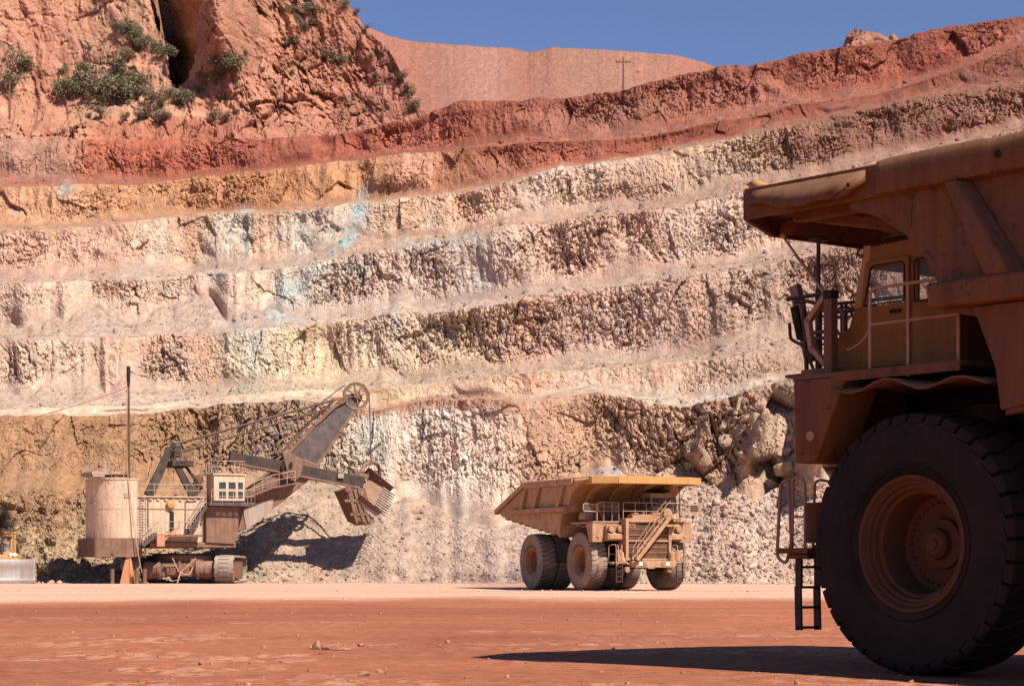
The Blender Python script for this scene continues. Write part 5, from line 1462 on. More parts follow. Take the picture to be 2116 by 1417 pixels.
bl.tube([S(747, 976, -1.0)] + [S(752, 962, -.9), S(762, 956, -.45), S(771, 955, .1), S(780, 959, .6), S(784, 968, 1.0), S(785, 992, 1.3)], .17, 8)
bl.cyl(S(766, 956, -.6), S(766, 956, .5), .24, 12)
bl.build('bail', M_ruststeel, DIP)
MB().tube([S(762, 1078, -1.4), S(763, 1088, -1.4), S(758, 1092, -1.4)], .04, 5).build('latch_chain', M_ruststeel, DOR)
# ------------------------------------------------------------------ cable mast in front of the shovel, posts and cables
M_orange = paint('faded_orange_paint', (.56, .20, .10), (.50, .30, .21), .3, streak=.4)
M_cable = paint('orange_power_cable', (.55, .22, .13), (.5, .3, .2), .35)
mp = P(266, 1203, 164.0); mp.z = .13
mast = empty('cable_mast', mp)
tag(mast, 'tall thin dark mast on a flared orange base standing before the shovel', 'mast')
sc = 164.0 / F
H = lambda py: EYE + (HY - py) * sc - mp.z
m = MB()
for k in range(4):
    a = pi / 4 + k * pi / 2
    c, s = cos(a), sin(a)
    m.add([(.0, .0, 2.4), (.62 * c, .62 * s, .0), (.62 * c + .05 * s, .62 * s - .05 * c, 0), (.05 * s, -.05 * c, 2.4), (.09 * c, .09 * s, 2.6), (.09 * c + .05 * s, .09 * s - .05 * c, 2.6)], [(0, 1, 4), (5, 2, 3), (1, 2, 5, 4), (0, 3, 2, 1)])
m.add([(-.62, -.46, 0), (.52, -.46, 0), (.12, -.12, 2.5), (-.12, -.12, 2.5), (-.62, .3, 0), (.52, .3, 0), (.12, .12, 2.5), (-.12, .12, 2.5)], [(0, 1, 2, 3), (7, 6, 5, 4), (0, 4, 5, 1), (1, 5, 6, 2), (2, 6, 7, 3), (3, 7, 4, 0)])
MB_ = m.build('mast_base', M_orange, mast)
MB().add([(.16, -.48, 0.02), (.54, -.48, 0.02), (.28, -.26, 1.5), (.14, -.2, 2.3)], [(0, 1, 2, 3)]).build('warning_panel', M_truck_yellow, MB_, solid=.015)
MB().cyl((0, 0, 1.0), (0, 0, H(1095)), .16, 14).build('lower_tube', M_orange, mast)
MB().cyl((0, 0, H(1095)), (-.02, 0, H(785)), .15, 12, .09).build('mast_tube', M_darksteel, mast)
b = MB()
for py in (1031, 1053, 1078, 1102): b.cyl((0, 0, H(py) - .05), (0, 0, H(py) + .05), .135, 12)
b.build('mast_band', M_lightplate, mast)
MB().cyl((-.02, 0, H(788)), (-.02, 0, H(757)), .15, 12).cyl((-.02, 0, H(800)), (-.02, 0, H(788)), .11, 12).build('mast_cap', M_black, mast)
top = mp + Vector((-.05, -.05, H(800)))
pts = [top + Vector((0, 0, .1))]
e = P(-60, 888, 164.0)
for i in range(1, 25):
    t = i / 24; q = top.lerp(e, t); q.z -= 4 * .35 * t * (1 - t); pts.append(q)
c = MB().tube(pts, .045, 6).build('power_cable', M_cable); tag(c, 'long pale orange cable sagging from the mast top to the left photo edge', 'cable')
dpts = [top + Vector((.0, -.14, 0)), mp + Vector((-.14, -.2, H(900))), mp + Vector((-.02, -.25, H(1000))), mp + Vector((.45, -.35, H(1080))), mp + Vector((.85, -.45, H(1150))), mp + Vector((1.25, -.55, .35)), mp + Vector((1.7, -.8, .05))]
sm = []
for p0, p1, p2 in zip(dpts, dpts[1:], dpts[2:]): sm += arc((p0 + p1) / 2, p1, (p1 + p2) / 2, 5)
c = MB().tube([dpts[0]] + sm + [dpts[-1]], .04, 6).build('power_cable', M_cable); tag(c, 'pale orange cable running down the mast to the ground by the wooden posts', 'cable')
q0 = P(372, 1150, 163); q1 = P(366, 1200, 162.2); q1.z = .17
dpts = [P(398, 1172, 163.5), P(392, 1186, 163.2), P(380, 1187, 163), P(374, 1180, 163), P(370, 1192, 162.6), q1]
sm = []
for p0, p1, p2 in zip(dpts, dpts[1:], dpts[2:]): sm += arc((p0 + p1) / 2, p1, (p1 + p2) / 2, 5)
c = MB().tube([dpts[0]] + sm + [dpts[-1]], .05, 6).tube([P(356, 1152, 163.4), P(369, 1180, 163), P(374, 1182, 163)], .04, 6).tube([P(405, 1152, 163.4), P(388, 1168, 163.2), P(375, 1180, 163)], .04, 6).build('power_cable', M_cable); tag(c, 'pink cable looping below the shovel between its crawler tracks', 'cable')
for i, (px_, lab, h, mt) in enumerate([(232, 'leftmost rusty post, standing apart left of the mast base', 1.18, M_ruststeel), (250, 'dark post in shade just left of the orange mast base', 1.05, M_black), (283, 'rusty post touching the right side of the orange mast base', 1.12, M_ruststeel), (299, 'rusty post right of the mast base where the cable comes down', 1.18, M_ruststeel)]):  # second post is coloured black to paint in its shade
    p = P(px_, 1203, 163.2 + (1.4 if i == 1 else 0)); p.z = .10
    o = MB().lathe([(.001, 0), (.16, 0), (.16, h), (.14, h + .02), (.13, h), (.12, h - .04), (.001, h - .04)], 16, 'Z').build('post', mt, loc=p)
    tag(o, lab, 'post', 'posts round the cable mast')

# ------------------------------------------------------------------ bulldozer at the left edge
M_dozer = paint('orange_dozer_paint', (.60, .27, .07), (.52, .29, .17), .3)
M_headlamp = lamp_mat('lit_headlamp', (1.0, .85, .6), 5.0)
M_blade = paint('polished_blade', (.42, .38, .37), (.40, .30, .24), .25, rough=.5, streak=.5, metallic=.25)
dz = P(-6, 1203, 166.0); dz.z = .12
doz = empty('bulldozer', dz, radians(-90 + 17))
tag(doz, 'orange bulldozer with a wide steel blade and lit lamps at the left edge', 'bulldozer')
bl = MB(); rows = []
prof = [(.30, .12), (.06, .45), (-.02, .9), (.05, 1.4), (.28, 1.95)]
yy = [-2.65, -2.6, -1.55, 1.55, 2.6, 2.65]; off = [.42, .40, 0, 0, .40, .42]
for y, o_ in zip(yy, off): rows.append([(3.35 + o_ + d, y, z) for d, z in prof])
bl.sheet(rows)
BL = bl.build('blade', M_blade, doz, solid=.10, angle=.35)
ce = MB()
for a, b_ in ((0, 1), (1, 2), (2, 3), (3, 4), (4, 5)):
    ce.bar((3.69 + off[a], yy[a], .10), (3.69 + off[b_], yy[b_], .10), .06, .26)
for s in (1, -1): ce.prism([(3.3, .1), (3.85, .1), (3.8, 1.95), (3.5, 1.95), (3.36, 1.0)], s * 2.68 - .05, s * 2.68 + .05)
ce.build('cutting_edge', M_track, BL)
MB().bar((3.5, -1.5, 2.0), (3.5, 1.5, 2.0), .14, .14).build('spill_guard', M_dozer, BL)
for s in (1, -1):
    n = 40; L, R, W = 1.75, .52, .62; tr = MB(); per = 4 * L + 2 * pi * R
    for i in range(n):
        d = per * i / n
        if d < 2 * L: x, z, a = -L + d, 2 * R, 0
        elif d < 2 * L + pi * R: t = (d - 2 * L) / R; x, z, a = L + R * sin(t), R + R * cos(t), t
        elif d < 4 * L + pi * R: x, z, a = L - (d - 2 * L - pi * R), 0, pi
        else: t = (d - 4 * L - pi * R) / R; x, z, a = -L - R * sin(t), R - R * cos(t), pi + t
        M_ = Matrix.Translation((x, s * 1.35, z + .08)) @ Matrix.Rotation(a, 4, 'Y')
        tr.box(-.12, .12, -W / 2, W / 2, -.04, .03, M_); tr.box(-.02, .02, -W / 2, W / 2, .03, .10, M_)
    TR = tr.build('track', M_track, doz)
    MB().box(-L, L, s * 1.35 - .24, s * 1.35 + .24, .3, .9).build('track_frame', M_dozer, TR, bevel=.05)
    MB().bar((.2, s * 1.85, .55), (3.3, s * 1.85, .5), .2, .3).build('push_arm', M_dozer, doz, bevel=.03)
    MB().cyl((1.6, s * .8, 1.9), (3.3, s * .8, 1.1), .08, 10).build('lift_cylinder', M_darksteel, doz)
hood = MB().prism([(-.3, 1.0), (2.3, 1.0), (2.35, 1.9), (2.25, 2.25), (-.3, 2.45)], -.72, .72)
HD = hood.build('engine_hood', M_dozer, doz, bevel=.06)
MB().box(2.352, 2.38, -.55, .55, 1.15, 1.85).build('radiator_grille', M_grille, HD)
MB().cyl((1.2, .3, 2.3), (1.2, .3, 3.35), .08, 12).cyl((1.2, .3, 2.6), (1.2, .3, 3.1), .12, 12).build('exhaust_pipe', M_darksteel, HD)
for y in (.95, 1.25):
    MB().lathe([(.001, -.1), (.10, -.08), (.14, .02), (.12, .04)], 18, 'X', (1.9, y, 2.34)).bar((1.85, .6, 2.25), (1.85, y, 2.25), .08, .1).build('headlight', M_dozer, doz)
    MB().lathe([(.115, .035), (.06, .05), (.001, .052)], 18, 'X', (1.9, y, 2.34)).build('lamp', M_headlamp, doz)
cbz = MB().box(-1.9, -.25, -1.2, 1.2, 1.5, 2.55)
for x in (-1.85, -.33):
    for y in (-1.12, 1.12): cbz.box(x - .06, x + .06, y - .06, y + .06, 2.55, 3.75)
cbz.box(-2.0, -.1, -1.28, 1.28, 3.752, 3.95)
CZ = cbz.build('cab', M_dozer, doz, bevel=.03)
g = MB().box(-.31, -.30, -1.05, 1.05, 2.55, 3.74)
for y in (-1.14, 1.14): g.box(-1.79, -.39, y - .005, y + .005, 2.55, 3.74)
g.build('window', M_glass, CZ)
ro = MB()
for y in (-1.42, 1.42):
    for x in (-.45, -1.75): ro.box(x - .09, x + .09, y - .08, y + .08, 1.2, 4.0)
ro.box(-1.9, -.3, -1.5, 1.5, 4.002, 4.14)
ro.build('roll_bar', M_truck_yellow, doz, bevel=.03)
for y in (-1.0, 1.0): MB().lathe([(.001, -.08), (.09, -.06), (.10, .03), (.001, .04)], 14, 'X', (-.2, y, 3.86)).build('roof_lamp', M_lens, CZ)
MB().box(-1.3, -.7, -.3, .3, 2.4, 2.62).box(-1.4, -1.2, -.3, .3, 2.62, 3.2).build('seat', M_black, CZ, bevel=.04)
MB().tube([(-.9, .5, 4.14), (-.9, .5, 5.1)], .018, 5).add([(-.9, .5, 5.1), (-.9, .72, 4.98), (-.9, .5, 4.86)], [(0, 1, 2)]).build('safety_flag', M_cable, doz)
mr = MB().tube(round_path([(-.3, 1.45, 3.7), (.1, 2.0, 3.75), (.1, 2.3, 3.75), (.1, 2.3, 3.2), (.1, 1.9, 3.2)], .1), .025, 6)
MR = mr.build('mirror_arm', M_rail, doz)
MB().box(.07, .11, 1.95, 2.25, 3.25, 3.68).build('mirror', M_darksteel, MR)

# driver: one skinned body seated in the cab
def person(joints, edges, radii, mat, name):
    me = bpy.data.meshes.new(name); me.from_pydata(joints, edges, [])
    o = bpy.data.objects.new(name, me); COL.objects.link(o)
    md = o.modifiers.new('skin', 'SKIN')
    for i, r in enumerate(radii):
        v = me.skin_vertices[0].data[i]; v.radius = r if isinstance(r, tuple) else (r, r)
    me.skin_vertices[0].data[0].use_root = True
    sb = o.modifiers.new('sub', 'SUBSURF'); sb.levels = 1; sb.render_levels = 2
    me.materials.append(mat)
    return o
M_cloth = paint('dark_blue_overall', (.03, .045, .10), (.12, .10, .10), .15)
M_skin = paint('skin', (.42, .24, .16), (.4, .25, .17), .1, streak=0)
J = [(-1.05, 0, 2.72), (-1.10, 0, 2.95), (-1.10, 0, 3.18), (-1.08, 0, 3.30), (-1.05, 0, 3.36),
     (-1.08, .20, 3.16), (-.88, .27, 2.92), (-.64, .20, 2.95), (-1.08, -.20, 3.16), (-.88, -.27, 2.92), (-.64, -.20, 2.95),
     (-.98, .10, 2.70), (-.60, .14, 2.74), (-.52, .14, 2.56), (-.98, -.10, 2.70), (-.60, -.14, 2.74), (-.52, -.14, 2.56)]
E_ = [(0, 1), (1, 2), (2, 3), (3, 4), (2, 5), (5, 6), (6, 7), (2, 8), (8, 9), (9, 10), (0, 11), (11, 12), (12, 13), (0, 14), (14, 15), (15, 16)]
R_ = [(.15, .12), (.15, .11), (.16, .10), .055, .055, .07, .05, .035, .07, .05, .035, .09, .075, .05, .09, .075, .05]
drv = person(J, E_, R_, M_cloth, 'person')
drv.location = dz + Vector((.5, 0, 0)); drv.rotation_euler = doz.rotation_euler
tag(drv, 'driver in dark blue clothes seated behind the bulldozer windscreen', 'person')
hd_ = MB().lathe([(.001, -.12), (.05, -.11), (.075, -.05), (.085, .02), (.075, .08), (.04, .12), (.001, .13)], 18, 'Z', (-1.04, 0, 3.47))
hd_.tube([(-.955, 0, 3.48), (-.935, 0, 3.455), (-.955, 0, 3.45)], .012, 5)
for y in (.082, -.082): hd_.tube([(-1.04, y, 3.44), (-1.045, y * 1.12, 3.47), (-1.04, y, 3.50)], .014, 5)
hd_.build('head', M_skin, drv)
MB().lathe([(.10, 0), (.098, .06), (.06, .11), (.001, .12)], 18, 'Z', (-1.04, 0, 3.54)).box(-.97, -.88, -.07, .07, 3.54, 3.552).build('hard_hat', M_white, drv)
for s in (1, -1):
    hn = MB().box(-.66, -.58, s * .20 - .035, s * .20 + .035, 2.93, 2.965)
    for k in range(4): hn.tube([(-.585, s * .20 - .03 + .02 * k, 2.95), (-.55 + .008 * (k in (1, 2)), s * .20 - .03 + .02 * k, 2.945), (-.545, s * .20 - .03 + .02 * k, 2.92)], .009, 5)
    hn.tube([(-.63, s * .20 - s * .035, 2.95), (-.60, s * .20 - s * .06, 2.935), (-.575, s * .20 - s * .06, 2.925)], .010, 5)
    hn.build('hand', M_skin, drv)

# ------------------------------------------------------------------ utility poles
M_pole = paint('weathered_timber', (.13, .075, .05), (.25, .14, .10), .3)
for px_, pt, pb, D, lab, arm in ((20, 165, 232, 300.0, 'thin wooden pole at the far left below the green shrubs', False), (791, 164, 252, 284.0, 'wooden pole with a crossarm at the foot of the red cliff', True), (1288, 119, 186, 300.0, 'lone wooden pole in front of the smooth red dump slope', True)):
    b0 = P(px_, pb, D); hh = (pb - pt) / F * D
    U = empty('utility_pole', b0); tag(U, lab, 'pole', 'utility poles')
    MB().cyl((0, 0, -1.0), (0, 0, hh), .16, 10, .11).build('pole_shaft', M_pole, U)
    if arm:
        MB().box(-1.1, 1.1, -.07, .07, hh - .75, hh - .58).build('crossarm', M_pole, U)
        ins = MB()
        for x in (-1.0, -.5, .5, 1.0): ins.cyl((x, 0, hh - .58), (x, 0, hh - .38), .05, 6)
        ins.build('insulator', M_darksteel, U)

# ------------------------------------------------------------------ shrubs on the cliff
def leaf_mat(name, a, b_):
    m, t, b = nt(name)
    v, n = noise_ramp(t, 3.0, 0, 1, 3, p0=.35, p1=.65)
    mx = N(t, 'ShaderNodeMixRGB'); mx.inputs[1].default_value = (*a, 1); mx.inputs[2].default_value = (*b_, 1)
    t.links.new(v, mx.inputs[0]); t.links.new(mx.outputs[0], b.inputs['Base Color'])
    b.inputs['Roughness'].default_value = .85; b.inputs['Specular IOR Level'].default_value = .15
    return m
M_leaf = leaf_mat('juniper_leaves', (.15, .135, .075), (.24, .20, .12))
M_leaf2 = leaf_mat('dry_brush', (.19, .125, .08), (.25, .17, .11))
M_stem = paint('shrub_bark', (.10, .065, .045), (.2, .12, .08), .2)
def shrub_meshes(seed, n=900, dry=False):
    r = random.Random(seed)
    lob = [(r.uniform(-.38, .38), r.uniform(-.34, .34), r.uniform(.26, .74), r.uniform(.20, .36)) for _ in range(r.randint(6, 9))]
    m = MB()
    for i in range(n):
        lx_, ly_, lz_, lr = r.choice(lob)
        d = Vector((r.gauss(0, 1), r.gauss(0, 1), r.gauss(0, 1))).normalized() * lr * r.uniform(.55, 1.08)
        c = Vector((lx_, ly_, lz_)) + d
        if c.z < .05: continue
        u = Vector((r.gauss(0, 1), r.gauss(0, 1), r.gauss(0, 1) + .4)).normalized(); w = u.cross(Vector((r.gauss(0, 1), r.gauss(0, 1), r.gauss(0, 1)))).normalized()
        s1 = r.uniform(.025, .055); s2 = s1 * r.uniform(.5, .8)
        m.add([c - u * s1, c + w * s2, c + u * s1 * 1.2, c - w * s2], [(0, 1, 2, 3)])
    st = MB()
    for lx_, ly_, lz_, lr in lob: st.tube([(0, 0, -.12), (lx_ * .4, ly_ * .4, lz_ * .45), (lx_, ly_, lz_)], .028, 5, .010)
    return m, st
def cliff_at(px_, py_):
    j = int(np.clip(np.searchsorted(CL['px'], px_), 0, len(CL['px']) - 1))
    i = int(np.argmin(np.abs(HY - (CL['Z'][:250, j] - EYE) * F / CL['Y'][:250, j] - py_)))
    return Vector((CL['X'][i, j], CL['Y'][i, j], CL['Z'][i, j]))
protos = []
for k in range(6):
    mm, ss = shrub_meshes(40 + k, 850)
    e0 = empty('shrub'); mm.build('foliage', M_leaf if k < 4 else M_leaf2, e0); ss.build('stem', M_stem, e0)
    protos.append(e0)
used = [False] * 6
big = {
 0: 'round green shrub high at the far left edge of the cliff', 1: 'wide green shrub at the left edge just above the thin wooden pole', 2: 'tiny round shrub alone on the bare slope left of the tree clump', 3: 'round shrub at the upper left of the large green clump', 4: 'low wide shrub at the left end of the large green clump',
 5: 'shrub in the middle of the large green clump under the cliff', 6: 'largest dark shrub in the green clump left of the cleft', 7: 'right hand shrub of the large green clump beside pale rock', 8: 'tall shrub standing at the top of the large green clump', 9: 'broad shrub across the foot of the dark cleft',
 10: 'shrub at the left lip of the dark cleft', 11: 'tall shrub in the dark crack right of the cleft'}
BUSH = [(28, 145, 46, 0), (14, 185, 40, 1), (120, 152, 16, 2), (172, 163, 40, 3), (135, 200, 46, 4), (205, 205, 50, 5), (232, 216, 66, 6), (272, 196, 52, 7), (238, 158, 40, 8), (380, 216, 40, 9), (341, 116, 34, 10), (484, 146, 42, 11),
 (106, 190, 18, -1), (262, 162, 30, -1), (186, 188, 34, -1), (150, 190, 30, -1), (245, 190, 44, -1), (258, 206, 40, -1), (222, 186, 30, -1), (156, 202, 28, -1), (216, 214, 24, -1), (284, 178, 34, -1), (290, 198, 24, -1), (242, 62, 22, -1), (258, 66, 28, -1), (272, 80, 34, -1), (288, 100, 40, -1), (284, 84, 30, -1), (262, 118, 22, -1), (326, 106, 22, -1), (352, 206, 30, -2), (312, 206, 26, -2), (304, 248, 32, -2), (332, 252, 28, -2), (350, 246, 18, -2), (372, 218, 22, -2), (400, 212, 24, -2), (322, 212, 22, -2), (340, 222, 24, -2), (260, 250, 20, -2), (210, 240, 22, -2), (182, 244, 14, -2), (288, 246, 16, -2), (430, 172, 22, -1), (418, 160, 18, -1), (456, 168, 28, -1), (470, 158, 20, -1), (458, 138, 22, -1), (492, 142, 30, -1), (445, 250, 24, -2), (470, 252, 22, -2), (415, 192, 18, -2), (600, 28, 20, -1), (640, 30, 28, -1), (662, 24, 18, -1), (622, 62, 22, -1), (590, 98, 18, -1), (604, 92, 16, -1), (646, 52, 16, -2), (612, 44, 14, -2), (668, 122, 24, -2), (700, 128, 24, -1), (765, 124, 14, -2), (600, 158, 14, -2), (710, 14, 16, -1), (774, 166, 18, -2), (828, 166, 22, -2), (842, 184, 22, -2), (856, 226, 28, -2), (848, 200, 18, -2), (560, 20, 10, -2), (194, 26, 12, -1), (175, 104, 10, -1), (520, 116, 14, -2), (545, 150, 12, -2), (495, 190, 18, -2), (460, 206, 16, -2), (735, 24, 12, -2), (755, 60, 12, -2)]
rs = random.Random(4)
for (bx_, by_, sz_, key) in BUSH:
    k = rs.choice([4, 5]) if key == -2 else rs.choice([0, 1, 2, 3])
    o = protos[k] if not used[k] else copy_tree(protos[k])
    used[k] = True
    p = cliff_at(bx_, by_)
    s_ = sz_ / F * p.y * 1.12
    o.location = p + Vector((0, -.3, -.06 * s_)); o.rotation_euler = (0, 0, rs.uniform(0, 6.28)); o.scale = (s_ * rs.uniform(1.0, 1.3), s_ * rs.uniform(1.0, 1.2), s_ * rs.uniform(.9, 1.05))
    if key >= 0: tag(o, big[key], 'shrub', 'green shrubs on the red cliff')
    elif key == -1: tag(o, 'small green shrub scattered on the red cliff face', 'shrub', 'small green shrubs on the cliff')
    else: tag(o, 'small dry brownish shrub scattered on the red cliff', 'shrub', 'small dry shrubs on the cliff')

# ------------------------------------------------------------------ loose rocks
from mathutils.bvhtree import BVHTree
def bvh_of(o):
    me = o.data
    n = len(me.vertices); co = np.empty(n * 3, np.float32); me.vertices.foreach_get('co', co)
    q = np.empty(len(me.polygons) * 4, np.int32); me.loops.foreach_get('vertex_index', q)
    return BVHTree.FromPolygons([tuple(v) for v in co.reshape(-1, 3).tolist()], [tuple(f) for f in q.reshape(-1, 4).tolist()])
BV = bvh_of(mine_benches[0])
def hit(px_, py_):
    d = P(px_, py_, 1.0) - Vector((0, 0, EYE))
    r = BV.ray_cast(Vector((0, 0, EYE)), d.normalized())
    return r[0] if r[0] else P(px_, py_, 185)
ico = bmesh.new(); bmesh.ops.create_icosphere(ico, subdivisions=1, radius=1.0)
IV = np.array([v.co[:] for v in ico.verts]); IF = np.array([[v.index for v in f.verts] for f in ico.faces]); ico.free()
ico = bmesh.new(); bmesh.ops.create_icosphere(ico, subdivisions=3, radius=1.0)
IV3 = [v.co.copy() for v in ico.verts]; IF3 = [tuple(v.index for v in f.verts) for f in ico.faces]; ico.free()
def simple_rock(name, c1, c2, s=2.0):
    m, t, b = nt(name)
    v, n = noise_ramp(t, s, 0, 1, 7, p0=.3, p1=.7)
    mx = N(t, 'ShaderNodeMixRGB'); mx.inputs[1].default_value = (*c1, 1); mx.inputs[2].default_value = (*c2, 1)
    t.links.new(v, mx.inputs[0]); t.links.new(mx.outputs[0], b.inputs['Base Color'])
    b.inputs['Roughness'].default_value = .95; b.inputs['Specular IOR Level'].default_value = .15
    bp = N(t, 'ShaderNodeBump', Strength=.6, Distance=.05); t.links.new(n, bp.inputs['Height']); t.links.new(bp.outputs[0], b.inputs['Normal'])
    return m
M_boulder = simple_rock('boulder_rock', (.26, .17, .11), (.48, .35, .25), 1.2)
M_redrock = simple_rock('red_rock', (.36, .16, .09), (.50, .27, .18), 8.0)
def rock_mesh(seed):
    r = random.Random(seed)
    cuts = [(Vector((r.gauss(0, 1), r.gauss(0, 1), r.gauss(0, 1))).normalized(), r.uniform(.42, .74)) for _ in range(11)]
    vs = []
    for v in IV3:
        L = 1.0
        for n_, d_ in cuts:
            k = v.dot(n_)
            if k > 1e-3: L = min(L, d_ / k)
        vs.append(v * L * (1 + r.uniform(-.03, .03)))
    return MB().add(vs, IF3)
RP = []
for k in range(5):
    RP.append(rock_mesh(60 + k))
BLD = [(1532, 846, 32, 40, 'tall pale split boulder near the top of the right rock face'), (1452, 945, 28, 50, 'upright tan boulder above the far truck canopy'), (1424, 962, 18, 22, 'small grey boulder just above the far truck canopy edge'), (1500, 958, 14, 22, 'small upright boulder between larger ones in the right rock face'), (1508, 912, 36, 42, 'big angular boulder in the middle of the right rock face'),
 (1624, 968, 44, 46, 'large pale boulder beside the near truck ladder rail'), (1626, 932, 36, 24, 'flat pale slab boulder above the large boulder by the near truck'), (1496, 884, 30, 32, 'rounded boulder left of the tall split boulder'), (1588, 1002, 38, 24, 'grey boulder low at the foot of the long shadow'), (1540, 938, 34, 20, 'squat boulder in the right rock face by the long shadow'), (1533, 1144, 16, 14, 'lone pale rock on the rubble right of the far truck'), (1640, 905, 24, 26, 'dark edged boulder half behind the near truck fender'), (1560, 870, 26, 30, 'boulder with a dark underside near the crest at right'), (1470, 985, 22, 16, 'pale boulder lying on the rubble just right of the far truck canopy')]
M_bl = [M_boulder]
for i, (bx_, by_, w_, h_, lab) in enumerate(BLD):
    p = hit(bx_, by_); k = p.y / F / 2
    o = rock_mesh(200 + i).build('boulder', M_boulder, angle=.08)
    o.location = p + Vector((0, .15 * w_ * k, 0)); o.scale = (w_ * k * 1.3, w_ * k * 1.0, h_ * k * 1.3); o.rotation_euler = (rs.uniform(-.25, .25), rs.uniform(-.25, .25), 0)
    tag(o, lab, 'boulder', 'boulders in the right rock face')
rb_ = rock_mesh(77).build('boulder', M_redrock, angle=.35); rb_.location = P(1322, 146, 340); rb_.scale = (.95, .8, .55)
tag(rb_, 'reddish boulder on the dump slope right of the lone pole', 'boulder')
FG = [(655, 1342, .13, .15, 'tallest pointed red rock of the small foreground heap'), (672, 1343, .12, .09, 'flat red rock right of the pointed one in the heap'), (692, 1344, .13, .08, 'squat red rock in the middle of the foreground heap'), (715, 1343, .16, .05, 'low flat rock slab at the right end of the heap'), (641, 1340, .06, .06, 'small rock at the left end of the foreground heap'), (745, 1334, .11, .04, 'thin flat rock trailing right of the heap'), (546, 1340, .07, .06, 'lone red stone on the dirt left of the heap'), (908, 1336, .06, .035, 'small dark stone on the dirt left of the long shadow'), (415, 1375, .07, .05, 'red stone on bare dirt in the left foreground'), (782, 1389, .07, .055, 'rounded stone in the bottom middle of the dirt floor'), (752, 1397, .13, .05, 'flat pale stone near the bottom middle of the dirt floor')]
for i, (bx_, by_, w_, h_, lab) in enumerate(FG):
    D = EYE * F / (by_ - HY)
    p = P(bx_, by_, D); p.z = float(floor_z(p.x, p.y)) + h_ * .35
    o = rock_mesh(300 + i).build('rock', M_redrock, angle=.35); o.location = p; o.scale = (w_, w_ * .9, h_); o.rotation_euler = (0, 0, rs.uniform(0, 3))
    tag(o, lab, 'rock', 'stones on the red dirt floor')

def scatter(name, pts, sizes, cols, seed, mat, flat=.75):
    g = np.random.default_rng(seed)
    n = len(pts); nv = len(IV)
    nrm_ = g.normal(0, 1, (n, 7, 3)); nrm_ /= np.linalg.norm(nrm_, axis=2, keepdims=True)
    off_ = g.uniform(.40, .75, (n, 7, 1))
    dots = np.einsum('nkc,vc->nkv', nrm_, IV)
    jit = np.minimum(1.0, np.where(dots > .02, off_ / np.maximum(dots, .02), 9.0).min(1))[..., None] * 1.25
    a = g.uniform(0, 2 * pi, (n, 3))
    V = IV[None] * jit * np.stack([g.uniform(.8, 1.3, n), g.uniform(.7, 1.1, n), g.uniform(.5, 1.0, n) * flat / .75], -1)[:, None, :]
    for ax in range(3):
        c, s = np.cos(a[:, ax])[:, None], np.sin(a[:, ax])[:, None]
        i, j = [(0, 1), (1, 2), (0, 2)][ax]
        if ax: c, s = np.cos(a[:, ax] * .25)[:, None], np.sin(a[:, ax] * .25)[:, None]
        vi, vj = V[:, :, i].copy(), V[:, :, j].copy()
        V[:, :, i] = vi * c - vj * s; V[:, :, j] = vi * s + vj * c
    V = V * sizes[:, None, None] + pts[:, None, :]
    Fc = (IF[None] + (np.arange(n) * nv)[:, None, None]).reshape(-1, 3)
    me = bpy.data.meshes.new(name)
    me.vertices.add(n * nv); me.vertices.foreach_set('co', V.astype(np.float32).ravel())
    me.loops.add(Fc.size); me.loops.foreach_set('vertex_index', Fc.astype(np.int32).ravel())
    me.polygons.add(len(Fc)); me.polygons.foreach_set('loop_start', (np.arange(len(Fc)) * 3).astype(np.int32)); me.polygons.foreach_set('loop_total', np.full(len(Fc), 3, np.int32))
    me.update(calc_edges=True)
    at = me.color_attributes.new('col', 'FLOAT_COLOR', 'POINT')
    cc_ = np.repeat(np.concatenate([cols, np.ones((n, 1))], 1), nv, 0).astype(np.float32)
    at.data.foreach_set('color', cc_.ravel())
    o = bpy.data.objects.new(name, me); COL.objects.link(o); me.materials.append(mat)
    return tag(o, kind='stuff')
g = np.random.default_rng(11)
b0 = mine_benches[0].data
nv0 = len(b0.vertices); co0 = np.empty(nv0 * 3, np.float32); b0.vertices.foreach_get('co', co0); co0 = co0.reshape(-1, 3)
cl0 = np.empty(nv0 * 4, np.float32); b0.color_attributes['col'].data.foreach_get('color', cl0); cl0 = cl0.reshape(-1, 4)[:, :3]
rows_m = np.arange(4, nM); 
idx = (g.choice(rows_m, 26000)[:, None] * nC + g.integers(0, nC - 1, 26000)[:, None]).ravel()
pxv = PXS[idx % nC]; tv = (idx // nC) / nM
dens = np.clip(smooth(1360, 1460, pxv) * 1.0 + smooth(620, 460, pxv) * .85 + .22 + smooth(.30, .05, tv) * .5, 0, 1)
keep = g.uniform(0, 1, len(idx)) < dens
idx = idx[keep]; pxv = pxv[keep]; tv = tv[keep]
sz = .05 + .11 * g.pareto(2.6, len(idx)); sz = np.clip(sz * .8, .04, .30) * (1 + .2 * smooth(1380, 1460, pxv)) * np.where((pxv > 620) & (pxv < 1360), .7, 1)
cols = cl0[idx] * g.uniform(.78, 1.22, (len(idx), 1))
scatter('rubble', co0[idx] + np.stack([g.normal(0, .1, len(idx)), np.full(len(idx), -.02), g.normal(0, .05, len(idx))], -1), sz, cols, 12, M_rock)
tx = [np.concatenate([q[i] for q in talus_pts]) for i in range(4)]
scatter('bench_rubble', np.stack(tx[:3], -1), np.clip(.05 + .07 * g.pareto(2.6, len(tx[0])), .05, .38), tx[3] * g.uniform(.7, 1.15, (len(tx[0]), 1)), 16, M_rock)
